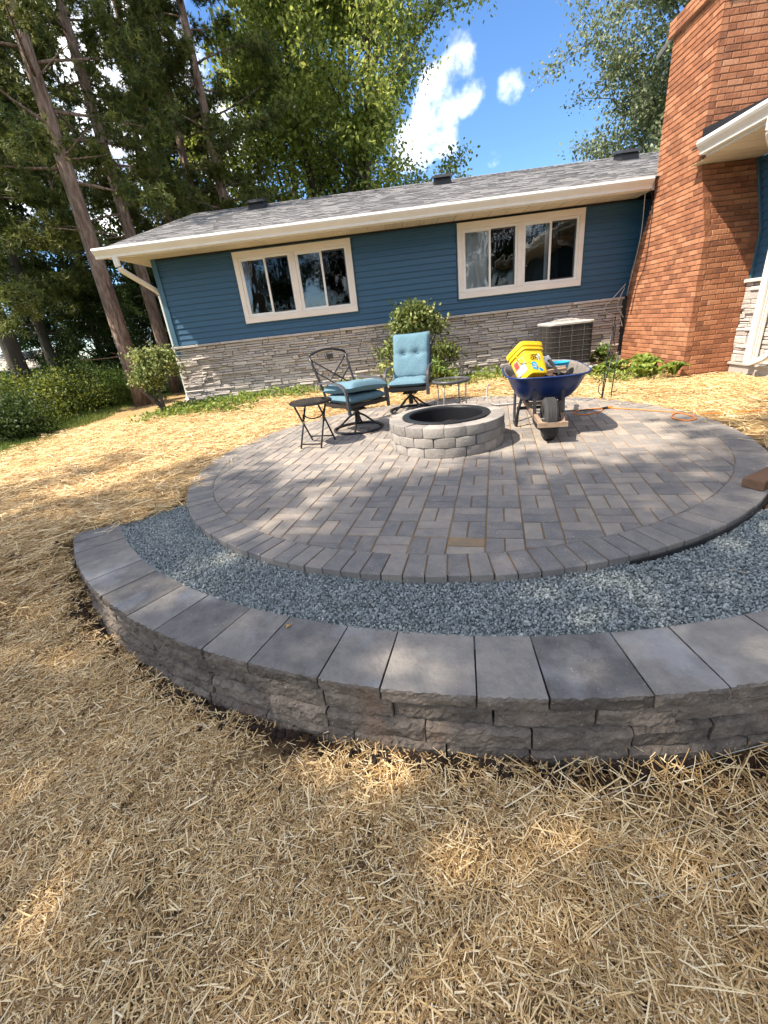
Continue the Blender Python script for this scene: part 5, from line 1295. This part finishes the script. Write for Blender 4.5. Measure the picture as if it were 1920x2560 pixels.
m_ = loft([rs4(HA-.01, AH-.035), rs4(HA+.018, AH-.032), rs4(HA+.02, AH-.005), rs4(HA+.008, AH+.006), rs4(.29, AH+.014), rs4(.28, AH+.004)]); m_.add(rs4(.28, AH+.002), [tuple(range(36))], 0); pl(m_, 'top_cover', 'ac_light', ac, autosmooth=30)
fins = MB(); per = rs4(HA-.002, 0, .10, 16)
L_ = [Vector(p) for p in per]; tot = 0; pts_ = []
for i in range(len(L_)):
    a_, b_ = L_[i], L_[(i+1) % len(L_)]; n = max(1, int((b_-a_).length/.0115))
    for k in range(n): pts_.append((a_+(b_-a_)*k/n, (b_-a_).normalized()))
for p, d in pts_: fins.bar(p+Vector((0, 0, .065)), p+Vector((0, 0, AH-.04)), .0035, .016, up=d.cross(Vector((0, 0, 1))))
tag(pl(fins, 'coil_fins', 'ac_dark', ac), kind='stuff')
for k in range(8):
    m_ = MB(); m_.tube(rs4(HA+.009, .11+.082*k), .0017, 5, closed=True); pl(m_, 'guard_wire', 'ac_wire', ac, smooth=True)
for k in range(3):
    for q in range(4):
        m_ = MB(); p = Matrix.Rotation(R(90*q), 3, 'Z') @ Vector((-.2+.2*k, -HA-.010, 0)); m_.tube([p+Vector((0, 0, .06)), p+Vector((0, 0, AH-.03))], .0017, 5); pl(m_, 'guard_wire', 'ac_wire', ac)
for k, rad in enumerate((.08, .15, .22, .275)):
    m_ = MB(); m_.tube([(rad*math.cos(a_), rad*math.sin(a_), AH+.05-.04*(rad/.28)**3) for a_ in np.linspace(0, 2*math.pi, 32, endpoint=False)], .004, 5, closed=True); pl(m_, 'fan_guard', 'ac_light', ac, smooth=True)
for k in range(8):
    a_ = R(45*k); m_ = MB(); m_.tube([(rad*math.cos(a_), rad*math.sin(a_), AH+.05-.04*(rad/.28)**3) for rad in (.02, .1, .2, .28)], .0045, 5); pl(m_, 'fan_guard', 'ac_light', ac)
db = thing('disconnect_box', 'grey electrical disconnect box on the stone beside the air conditioner', 'electrical box', (3.99, 8.93, .30))
m_ = MB(); m_.cham((3.90, 8.85, .27), (4.05, 8.95, .50), .008, '-y'); attach(m_.build('box_body', 'steel'), db)
m_ = MB(); m_.b2((3.915, 8.842, .30), (4.035, 8.85, .47)); attach(m_.build('box_cover', 'ac_light'), db)
m_ = MB(); m_.tube(catmull([(3.97, 8.90, .27), (3.95, 8.86, .15), (3.75, 8.80, .17), (3.40, 8.60, .25)], 6), .014, 7); attach(m_.build('conduit', 'wire', smooth=True), db)

# ------------------------------------------------------------------ garden hooks, cords, small things
for k, (x, y, h, lab) in enumerate(((2.66, 5.93, .56, 'short black metal garden stake with a side loop, pushed into the straw'), (2.70, 6.02, .86, 'tall black metal shepherd hook standing in the straw by the patio'), (2.79, 5.95, .60, 'middle black metal stake between the hooks beside the patio'))):
    h_ = thing('garden_hook', lab, 'garden hook', (x, y, -.03), 0, 'black stakes by the patio edge'); ln = (.10, .06, .05)[k]
    m_ = MB(); m_.tube([(0, 0, -.1), (ln*.4, .01, h*.5), (ln, .02, h)], .0075, 7); pl(m_, 'stake', 'black_metal', h_, smooth=True)
    if k == 1:
        m_ = MB(); m_.tube(catmull([(ln, .02, h-.01), (ln+.01, .02, h+.05), (ln+.035, .02, h+.06), (ln+.04, .02, h+.01), (ln+.025, .02, h-.13)], 5), .007, 7); pl(m_, 'hook', 'black_metal', h_, smooth=True)
    elif k == 0:
        m_ = MB(); m_.tube(catmull([(.03, .0, .27), (-.04, 0, .20), (-.045, 0, .12), (.0, 0, .07), (.015, 0, .12)], 5), .006, 7); pl(m_, 'side_loop', 'black_metal', h_, smooth=True)
        m_ = MB(); m_.tube(catmull([(ln, .02, h), (ln-.01, .02, h+.03), (ln-.03, .02, h+.02), (ln-.02, .02, h-.03)], 5), .006, 7); pl(m_, 'hook', 'black_metal', h_, smooth=True)
    else:
        m_ = MB(); m_.tube(catmull([(.01, 0, .10), (.05, 0, .09), (.08, 0, .13)], 5), .006, 7); pl(m_, 'foot_prong', 'black_metal', h_, smooth=True)
ec = thing('extension_cord', 'orange extension cord lying in loops across the pavers and straw', 'cord', (2.4, 5.2, 0))
def cl3(pts): return [(x, y, (.008 if math.hypot(x-PC[0], y-PC[1]) < PR else float(hgt(x, y))+.03)) for x, y in pts]
cp = [(2.44, 5.25), (2.30, 5.30), (2.10, 5.27), (2.00, 5.13), (2.10, 5.03), (2.30, 5.12), (2.42, 5.27), (2.62, 5.10), (2.80, 4.90), (2.93, 4.74), (2.97, 4.60), (2.95, 4.42), (2.85, 4.36), (2.78, 4.43), (2.80, 4.58), (2.93, 4.70), (3.10, 4.66), (3.5, 4.52), (3.72, 4.52), (4.3, 4.62), (5.2, 4.6)]
m_ = MB(); m_.tube(catmull(cl3(cp), 7), .0062, 7); attach(m_.build('cord_run', 'orange', smooth=True), ec)
m_ = MB(); m_.tube([(2.44, 5.25, .015), (2.50, 5.26, .017)], [.015, .012], 8); attach(m_.build('plug', 'orange'), ec)
m_ = MB(); m_.tube([(2.37, 5.24, .015), (2.44, 5.25, .016)], [.011, .016], 8); attach(m_.build('socket', 'black_plastic'), ec)
cable('power_cord', [(2.38, 5.24, .012), (2.15, 5.27, .008), (1.9, 5.33, .008), (1.7, 5.45, .008), (1.55, 5.8, .008)], .0055, 'black_plastic', 'black power cord running from the orange plug towards the wheelbarrow', 'cord')
cable('bent_tube', [(1.20, 6.15, .30), (1.185, 6.15, .22), (1.18, 6.12, .12), (1.25, 6.08, .03), (1.42, 6.06, .015), (1.7, 6.1, .015)], .013, 'wire', 'bent pale grey tube standing on the pavers behind the wheelbarrow', 'tube')
bd = MB(); bd.cham((-.18, -.06, 0), (.18, .06, .06), .004, '+z'); bo = bd.build('wood_block', 'brown_wood'); bo.matrix_basis = Matrix.Translation((2.33, 2.70, .003)) @ Matrix.Rotation(R(30), 4, 'Z'); tag(bo, 'brown wooden block lying on the patio border', 'wood block')
m_ = MB(); m_.b2((2.0, 5.52, .002), (2.06, 5.58, .035)); tag(m_.build('paver_chip', 'paver'), 'small grey paver offcut standing on the patio behind the cord', 'stone')
def dead_leaf(p, s, lab, rz):
    n = 7; vs = []; m_ = MB()
    for i in range(n):
        u = i/(n-1); w = .5*math.sin(math.pi*u**.8)*(.75+.25*math.cos(u*14))
        for q in (-1, 0, 1): vs.append((s*(u-.5), s*w*q*.7, s*(.18*abs(q)*w+.12*math.sin(u*4))))
    m_.add(vs, [(i*3+j, i*3+j+1, i*3+3+j+1, i*3+3+j) for i in range(n-1) for j in (0, 1)], 0); m_.add([(s*.5, -.002, 0), (s*.5, .002, 0), (s*.75, .001, .008)], [(0, 1, 2)], 0)
    o = m_.build('dead_leaf', 'dead_leaf', smooth=True); o.matrix_basis = Matrix.Translation(p) @ Matrix.Rotation(rz, 4, 'Z'); tag(o, lab, 'leaf'); return o
dead_leaf((-.62, 1.60, -.044), .035, 'small red brown leaf on the top of the retaining wall', 1.0)
for k, (x, y) in enumerate(((1.62, 1.98), (1.74, 1.97), (1.18, 1.72), (.37, 1.53), (1.55, 2.18))):
    o = dead_leaf((x, y, -.062), (.035, .03, .035, .026, .03)[k], 'tan dead leaf lying on the blue grey gravel', k*1.3); o['group'] = 'dead leaves on the gravel'
dead_leaf((-1.62, 3.0, -.06), .03, 'brown leaf on the narrow end of the gravel near the patio', 2.0)
# ------------------------------------------------------------------ trees
def branch_pts(p, d, ln, n, rng, curve=(0, 0, .25), wob=.12):
    out = [np.array(p)]; d = np.array(d, float)
    for i in range(n):
        d = d+np.array(curve)/n+rng.normal(0, wob, 3)/n; d /= np.linalg.norm(d); out.append(out[-1]+d*ln/n)
    return out
def tubes(mb, pts, r0, r1, n=6):
    k = len(pts); mb.tube([Vector(p) for p in pts], [r0+(r1-r0)*i/(k-1) for i in range(k)], n)
def broad_tree(seed, H, spread, r0, nlimb, leafn, lsize, first=.22, shape='oval', sig=.33, fork=1):
    rng = np.random.default_rng(seed); mb = MB(); limbs = MB(); tips = []
    stems = []
    for s_ in range(fork):
        a_ = 6.28*s_/fork+1; d = (0, 0, 1) if fork == 1 else (math.cos(a_)*.22, math.sin(a_)*.22, 1)
        tr = branch_pts((0, 0, 0), d, H*.92, 10, rng, (0, 0, .15), .25); stems.append(tr)
        tubes(mb, tr, r0*(1 if fork == 1 else .75), r0*.12, 9)
    for i in range(nlimb):
        tr = stems[i % fork]; v = first+(1-first)*((i+.5)/nlimb)**.9; k = min(int(v*10), 9); p = tr[k]+(tr[k+1]-tr[k])*(v*10-k)
        prof = math.sin(math.pi*min(1, (v-first)/(1-first)*.80+.18))**.7 if shape == 'oval' else 1-.85*(v-first)/(1-first)
        ln = spread*max(.22, prof)*rng.uniform(.75, 1.15); az = i*2.4+rng.normal(0, .3); el = R(rng.uniform(18, 50))+R(20)*v
        b_ = branch_pts(p, (math.cos(az)*math.cos(el), math.sin(az)*math.cos(el), math.sin(el)), ln, 5, rng, (0, 0, .1))
        rl = r0*(1-v*.8)*.36; tubes(limbs, b_, max(rl, .02), .010, 6)
        for q in range(8):
            w = rng.uniform(.25, 1); kk = min(int(w*5), 4); s0 = b_[kk]+(b_[kk+1]-b_[kk])*(w*5-kk)
            dd = (b_[kk+1]-b_[kk]); dd = dd/np.linalg.norm(dd)+rng.normal(0, .6, 3); dd /= np.linalg.norm(dd)
            sb = branch_pts(s0, dd, ln*rng.uniform(.25, .5), 4, rng, (0, 0, -.05)); tubes(limbs, sb, .016, .005, 4)
            for z in range(1, 5): tips.append(sb[z])
        tips += [b_[4], b_[5]]
    T = np.array(tips); wgt = rng.random(len(T))**.6+.15; c = rng.choice(len(T), leafn, p=wgt/wgt.sum())
    pos = T[c]+rng.normal(0, 1, (leafn, 3))*np.array([sig, sig, sig*.75])
    cr = rng.random(len(T))[c]
    V, F, rr = leaves(pos, rng.uniform(.7, 1.35, leafn)*lsize, rng, .6, .4, (0, 0, -.35), np.clip(.55*cr+.45*rng.random(leafn), 0, .999))
    return mb, limbs, V, F, rr
def pine_tree(seed, H, r0, first, spread, ntuft, dens=1.0, lean=(0, 0)):
    rng = np.random.default_rng(seed); mb = MB(); limbs = MB(); tips = []
    tr = branch_pts((0, 0, 0), (lean[0], lean[1], 1), H, 12, rng, (0, 0, .05), .06); tubes(mb, tr, r0, r0*.15, 12)
    nl = int(46*dens)
    for i in range(nl):
        v = first+(1-first)*(i+.5)/nl; k = min(int(v*12), 11); p = tr[k]+(tr[k+1]-tr[k])*(v*12-k); az = i*2.4+rng.normal(0, .4)
        u = (v-first)/(1-first); ln = spread*(1-.72*u)*(.55+.45*min(1, u*5+.3))*rng.uniform(.65, 1.15); el = R(rng.uniform(-14, 16))+R(25)*u
        b_ = branch_pts(p, (math.cos(az)*math.cos(el), math.sin(az)*math.cos(el), math.sin(el)), ln, 6, rng, (0, 0, -.05+.25*u), .3)
        tubes(limbs, b_, max(.014, r0*.20*(1-u*.6)), .006, 5)
        for q in range(7):
            w = rng.uniform(.4, 1); kk = min(int(w*6), 5); s0 = b_[kk]; dd = b_[kk+1]-b_[kk]; dd = dd/np.linalg.norm(dd)+rng.normal(0, .55, 3)*np.array([1, 1, .5]); dd /= np.linalg.norm(dd)
            sb = branch_pts(s0, dd, ln*rng.uniform(.15, .35), 3, rng, (0, 0, .2)); tubes(limbs, sb, .009, .004, 4); tips += [(sb[1], dd), (sb[2], dd), (sb[3], dd), (sb[3], dd)]
        tips.append((b_[6], b_[6]-b_[5]))
    for i in range(16):                     # dead snags on the bare trunk
        v = rng.uniform(.12, first+.15); k = min(int(v*12), 11); p = tr[k]; az = rng.uniform(0, 6.28)
        b_ = branch_pts(p, (math.cos(az), math.sin(az), rng.uniform(-.2, .3)), rng.uniform(.15, 1.3), 5, rng, (0, 0, rng.uniform(-.4, .3)), .5); tubes(limbs, b_, .022, .005, 5)
    T = np.array([t_[0] for t_ in tips]); D = unit(np.array([np.asarray(t_[1], float) for t_ in tips])); c = rng.integers(0, len(T), ntuft)
    P = T[c]+rng.normal(0, .10, (ntuft, 3)); D = unit(D[c]+rng.normal(0, .45, (ntuft, 3))); nb = 13
    # needles: thin triangles radiating forward from the twig end
    Pn = np.repeat(P, nb, 0); d = unit(np.repeat(D, nb, 0)*.75+rng.normal(0, .65, (ntuft*nb, 3))); ln = rng.uniform(.10, .19, ntuft*nb)[:, None]
    s = unit(np.cross(d, rng.normal(size=d.shape)))*.013
    V = np.stack([Pn-s, Pn+s, Pn+d*ln], 1).reshape(-1, 3); F = np.arange(len(V)).reshape(-1, 3)
    return mb, limbs, V, F, np.repeat(np.clip(rng.random(ntuft)*.8+.1, 0, 1), nb)
class Tree:
    def __init__(s, gen, bark, leaf):
        mb, limbs, V, F, rr = gen; s.bark, s.leaf = bark, leaf
        o_ = len(mb.v); mb.v += limbs.v; mb.f += [tuple(i+o_ for i in f) for f in limbs.f]; mb.r += limbs.r
        s.t = mb.mesh('trunk', True); s.t.materials.append(M[bark]); s.c = np_mesh('crown', V, F, rr, leaf)
    def put(s, name, label, loc, rz, sc, group=None, cat='tree', leaf=None, sz=None):
        t_ = thing(name, label, cat, loc, rz, group); t_.scale = (sc, sc, sz or sc)
        for n, me in (('trunk', s.t), ('crown', s.c)):
            o = bpy.data.objects.new(n, me); COL.objects.link(o); o.parent = t_
            if n == 'crown' and leaf: o.material_slots[0].link = 'OBJECT'; o.material_slots[0].material = M[leaf]
        return t_
pineA = Tree(pine_tree(1, 17, .22, .30, 3.0, 8500), 'bark', 'needle')
pineB = Tree(pine_tree(2, 18, .20, .26, 2.6, 8500), 'bark', 'needle')
pineC = Tree(pine_tree(3, 15, .19, .16, 3.2, 11000, 1.2), 'bark_dark', 'needle')
GZL = -.25
pineA.put('pine_tree', 'nearest red brown pine trunk rising past the left gutter end', (-7.25, 12.0, GZL), .4, 1.0)
pineB.put('pine_tree', 'straight pine trunk rising behind the downspout corner of the house', (-7.55, 14.6, GZL), 2.1, 1.0)
pineA.put('pine_tree', 'slim pine behind the left roof edge, second from the house corner', (-7.35, 17.0, GZL), 3.6, .95)
pineB.put('pine_tree', 'slim pine rising behind the roof, between two other pines', (-6.35, 16.8, GZL), 5.0, .92)
pineA.put('pine_tree', 'pale trunked pine rising behind the roof beside the maple', (-5.15, 16.6, GZL), 1.2, .98)
pineC.put('pine_tree', 'dark thick pine trunk among the bushes far from the house', (-10.9, 12.6, GZL), .5, 1.25)
pineC.put('pine_tree', 'dark slender pine behind the yellow green bushes', (-12.2, 15.6, GZL), 2.0, .95)
pineC.put('pine_tree', 'dark pine standing deep in the wood beside the shed', (-12.4, 19.5, GZL), 4.0, 1.1)
maple = Tree(broad_tree(11, 17, 4.2, .26, 66, 95000, .135, .14, 'oval', .27, 3), 'bark_dark', 'maple')
maple.put('maple_tree', 'big light green maple behind the middle of the roof', (-1.45, 19.5, GZL), .3, 1.0)
silver = Tree(broad_tree(12, 15, 3.7, .22, 48, 90000, .125, .22, 'oval', .28), 'bark_dark', 'silver')
silver.put('leafy_tree', 'silvery green tree behind the brick chimney', (11.5, 20.5, GZL), 1.0, 1.05)
wood = Tree(broad_tree(13, 14, 3.6, .20, 36, 30000, .17, .08, 'oval', .30), 'bark_dark', 'forest')
for k, (x, y, s_, lf, lab) in enumerate(((-4.2, 21.5, 1.05, 'maple', 'mid green leafy tree between the pines and the big maple'), (-8.8, 22.5, .85, None, 'dark leafy tree standing behind the slim pines'), (-14.5, 22, 1.0, None, 'dark leafy tree behind the shed'), (-18, 18, 1.0, None, 'dark leafy tree at the far end of the bushes'), (-22, 24, 1.2, None, 'outermost dark tree of the wood'), (13.5, 17.5, .95, 'silver', 'leafy tree behind the wing roof beside the chimney'))):
    wood.put('leafy_tree', lab, (x, y, GZL-.1), k*1.7, s_, leaf=lf)
for k, (x, y, s_) in enumerate(((-9.6, 17.8, .38), (-11.3, 16.6, .34), (-8.9, 16.0, .30), (-13.6, 17.8, .36), (-10.2, 20.8, .42))):
    wood.put('young_tree', ['low dark sapling behind the bushes beside the slender pine', 'low sapling between two dark pine trunks', 'sapling behind the nearest pine trunk', 'sapling in front of the shed', 'sapling deep in the wood behind the slim pines'][k], (x, y, GZL-.1), k*1.1, s_, sz=s_*.9)
# trees beside and behind the camera that shade the foreground
shade = Tree(broad_tree(14, 22, 3.9, .26, 22, 6200, .24, .55, 'oval', .22), 'bark_dark', 'maple')
for k, (x, y, s_, lab) in enumerate(SHADE):
    shade.put('shade_tree', lab, (x, y, -.4), k*2.3+.5, s_)

for k, (x, y, s_) in enumerate(((-9, -20, 1.1), (-3.5, -23, 1.2), (2.5, -19, 1.0), (8, -22, 1.15), (-15, -17, 1.0), (13, -18, 1.05))):
    wood.put('leafy_tree', 'leafy tree at the far back of the yard facing the house windows', (x, y, -.5), k*1.9, s_, 'trees facing the windows')
# ------------------------------------------------------------------ bushes
def bush(name, label, loc, rx, ry, h, n, lsize, leaf, seed, base=.05, group=None, stems=9, aspect=.55, up=.35, cat='bush', lumps=14, lean=(0, 0)):
    rng = np.random.default_rng(seed); t_ = thing(name, label, cat, loc, 0, group)
    cl = []
    for i in range(lumps):
        a_ = rng.uniform(0, 6.28); q = rng.random()**.5; zz = base+(h-base)*rng.uniform(.15, .95); k = math.sqrt(max(.05, 1-((zz-base)/(h-base))**2.2)); cl.append((rx*q*k*math.cos(a_)+lean[0]*zz, ry*q*k*math.sin(a_)+lean[1]*zz, zz))
    cl = np.array(cl); m_ = MB()
    for c in cl[:stems]: m_.tube([Vector((c[0]*.08, c[1]*.08, -.05)), Vector((c[0]*.5, c[1]*.5, c[2]*.5+.02)), Vector(c)], [.014*h+.004, .011*h+.003, .004], 6)
    o = m_.build('stems', 'bark_dark', smooth=True); o.parent = t_
    c = rng.integers(0, lumps, n); sg = min(rx, ry, h)*.24; pos = cl[c]+rng.normal(0, 1, (n, 3))*np.array([sg, sg, sg*.8]); pos[:, 2] = np.abs(pos[:, 2]-.02)+.02
    V, F, rr = leaves(pos, rng.uniform(.6, 1.3, n)*lsize, rng, aspect, up, (0, 0, .25), np.clip(rng.random(lumps)[c]*.45+rng.random(n)*.55, 0, .999))
    o = link_mesh('foliage', np_mesh('foliage', V, F, rr, leaf), None); o.parent = t_
    return t_
HB = [(-7.9, 8.4, .95, 1.05, 'dense dark green bush at the near end of the hedge row', 'forest'), (-9.0, 9.8, 1.2, 1.25, 'bright yellow green bush beside the dark end bush', 'hedge'), (-8.7, 11.6, 1.05, 1.15, 'yellow green bush in the middle of the hedge row by the grass strip', 'hedge'), (-8.3, 13.2, .95, 1.0, 'grey green bush at the foot of the nearest pine', 'weed'),
      (-10.6, 11.2, 1.3, 1.45, 'tall yellow green bush behind the hedge row', 'hedge'), (-10.0, 13.6, 1.2, 1.35, 'bright bush between the dark trunk and nearest pine', 'hedge'), (-9.6, 7.9, 1.2, 1.2, 'dark bush at the outer end of the hedge row', 'forest'), (-12.0, 10.2, 1.4, 1.5, 'large light green bush below the dark thick trunk', 'hedge'), (-8.9, 15.0, 1.0, 1.3, 'dark green bush behind the nearest pine', 'forest')]
for k, (x, y, r_, h, lab, lf) in enumerate(HB): bush('bush', lab, (x-.3, y, -.25), r_, r_, h*.88, 7500, .068, lf, 60+k, group=None, lumps=20)
# shrub on a leaning stem at the house corner
sb_ = bush('corner_shrub', 'small shrub on bare leaning stems at the sunlit house corner', (-4.62, 8.32, .0), .42, .38, 1.34, 3600, .066, 'shrub', 80, base=.50, stems=0, lumps=15, cat='shrub', lean=(.06, 0))
m_ = MB()
for q in (((0, 0, -.05), (-.08, -.02, .20), (-.25, -.05, .42), (-.36, -.06, .62)), ((0, .02, -.05), (-.03, .02, .22), (-.02, .02, .48), (.08, .03, .75)), ((.02, 0, -.05), (-.06, 0, .18), (-.16, .05, .40), (-.10, .1, .8)), ((-.14, -.03, .30), (-.22, -.1, .5), (-.2, -.14, .82))): m_.tube(catmull(q, 4), [.040-.0024*i for i in range(len(catmull(q, 4)))], 7)
o = m_.build('stems', 'bark_dark', smooth=True); o.parent = sb_
bush('round_shrub', 'light green shrub against the stone wall behind the blue back cushion', (.30, 8.40, .05), .72, .40, 1.38, 7500, .072, 'shrub', 81, base=.12, stems=18, lumps=40, cat='shrub', up=.2)
bush('small_shrub', 'low leafy shrub beside the disconnect box', (3.80, 8.62, .05), .20, .16, .36, 500, .07, 'weed', 82, lumps=8, cat='shrub')
bush('small_shrub', 'low green shrub between the chair cushion and the glass table', (.78, 8.05, .05), .30, .22, .48, 900, .07, 'weed', 83, lumps=9, cat='shrub')
# broad leaved plants at the chimney foot
def hosta(loc, r_, h, n, label, seed, group):
    rng = np.random.default_rng(seed); t_ = thing('leafy_plant', label, 'plant', loc, 0, group); m_ = MB()
    for i in range(n):
        a_ = 6.28*i/n*2.618+rng.normal(0, .2); u = rng.uniform(.45, 1); d = Vector((math.cos(a_), math.sin(a_), 0)); s = Vector((-d.y, d.x, 0)); ln = r_*u; w = ln*.30; hh = h*(1.15-.6*u); vs = []
        for j in range(6):
            v = j/5; p = d*ln*(.1+.9*v)+Vector((0, 0, hh*math.sin(min(1, v*1.15)*2.2)*.95)); ww = w*math.sin(math.pi*min(.98, v*.93+.06))
            vs += [p-s*ww+Vector((0, 0, .02)), p, p+s*ww+Vector((0, 0, .02))]
        m_.add(vs, [(j*3+k, j*3+k+1, j*3+3+k+1, j*3+3+k) for j in range(5) for k in (0, 1)])
    o = m_.build('leaves', 'weed', smooth=True); o.parent = t_; return t_
for k, (x, y, r_, h) in enumerate(((3.95, 7.35, .30, .30), (4.12, 6.85, .26, .22), (3.60, 7.65, .30, .26), (4.10, 7.75, .28, .30), (3.75, 7.05, .24, .20), (3.30, 7.55, .22, .18))):
    hosta((x, y, .05), r_, h, 22, ['tall broad leaved plant in the middle of the patch at the chimney foot', 'low broad leaved plant by the near chimney corner', 'broad leaved plant between the tall plant and the concrete pad', 'broad leaved plant touching the orange brick face', 'small broad leaved plant in front of the chimney patch', 'smallest broad leaved plant, nearest the garden hooks'][k], 200+k, 'plants at the chimney foot')
# ground cover along the wall
def cover(name, label, region, n, lsize, hmax, leaf, seed, aspect=.6):
    rng = np.random.default_rng(seed); P = []
    for (x0, x1, y0, y1, w) in region:
        k = int(n*w); x, y = rng.uniform(x0, x1, k), rng.uniform(y0, y1, k); e = np.minimum.reduce([(x-x0)/.35, (x1-x)/.35, (y-y0)/.25, (y1-y)/.12]); kp = rng.random(k) < np.clip(e+.6*vnoise(x, y, 3, seed), 0.03, 1)
        x, y = x[kp], y[kp]; hm = hmax*(.35+1.1*np.clip(vnoise(x, y, 3.5, seed+1)+.4, 0, 1)); P.append(np.stack([x, y, hgt(x, y)+rng.random(len(x))**1.3*hm], 1))
    P = np.concatenate(P); V, F, rr = leaves(P, rng.uniform(.6, 1.4, len(P))*lsize, rng, aspect, .3, (0, 0, .35)); o = link_mesh(name, np_mesh(name, V, F, rr, leaf), None); return tag(o, label, 'ground cover', kind='stuff')
cover('ground_cover', 'bright green weeds and low leaves along the house wall', [(-5.2, -2.6, 7.55, 8.95, .42), (-3.0, -1.6, 8.2, 8.95, .14), (-1.8, 1.4, 8.45, 8.95, .12), (.6, 2.7, 7.7, 8.9, .22), (2.9, 4.3, 6.8, 7.9, .14)], 15000, .055, .20, 'weed', 90)
def blades(name, label, region, n, h, leaf, seed):
    rng = np.random.default_rng(seed); x0, x1, y0, y1 = region; x, y = rng.uniform(x0, x1, n), rng.uniform(y0, y1, n); e = straw_edge(y); kp = (x < e+.30+.4*vnoise(x, y, 1.5, 5)) & (x > e-2.6); x, y = x[kp], y[kp]; n = len(x)
    p = np.stack([x, y, hgt(x, y)], 1); d = unit(rng.normal(0, .45, (n, 3))*np.array([1, 1, 0])+np.array([0, 0, 1.0])); s = unit(np.cross(d, rng.normal(size=(n, 3))))*.006; ln = rng.uniform(.4, 1.2, n)[:, None]*h
    V = np.stack([p-s, p+s, p+d*ln], 1).reshape(-1, 3); o = link_mesh(name, np_mesh(name, V, np.arange(len(V)).reshape(-1, 3), rng.random(n), leaf), None); return tag(o, label, 'grass', kind='stuff')
blades('grass_strip', 'green grass strip between the straw and the hedge bushes', (-11, -5, 4.0, 16), 60000, .10, 'grass', 91)
# far shed in the wood
sd_ = thing('shed', 'low green shed with a pale roof far back among the trees', 'shed', (-18.6, 22.5, -.4))
m_ = MB(); m_.b2((-20.2, 21.5, -.4), (-17.2, 23.5, 1.05)); attach(m_.build('shed_wall', 'hedge_paint'), sd_)
m_ = MB(); m_.hexa([(-20.5, 21.1, 1.0), (-16.9, 21.1, 1.0), (-16.9, 22.5, 1.75), (-20.5, 22.5, 1.75), (-20.5, 21.1, 1.06), (-16.9, 21.1, 1.06), (-16.9, 22.5, 1.81), (-20.5, 22.5, 1.81)]); m_.hexa([(-20.5, 22.5, 1.75), (-16.9, 22.5, 1.75), (-16.9, 23.9, 1.0), (-20.5, 23.9, 1.0), (-20.5, 22.5, 1.81), (-16.9, 22.5, 1.81), (-16.9, 23.9, 1.06), (-20.5, 23.9, 1.06)]); attach(m_.build('shed_roof', 'concrete'), sd_)
m_ = MB(); m_.b2((-18.9, 21.47, -.35), (-18.1, 21.505, .85)); attach(m_.build('shed_door', 'white'), sd_)
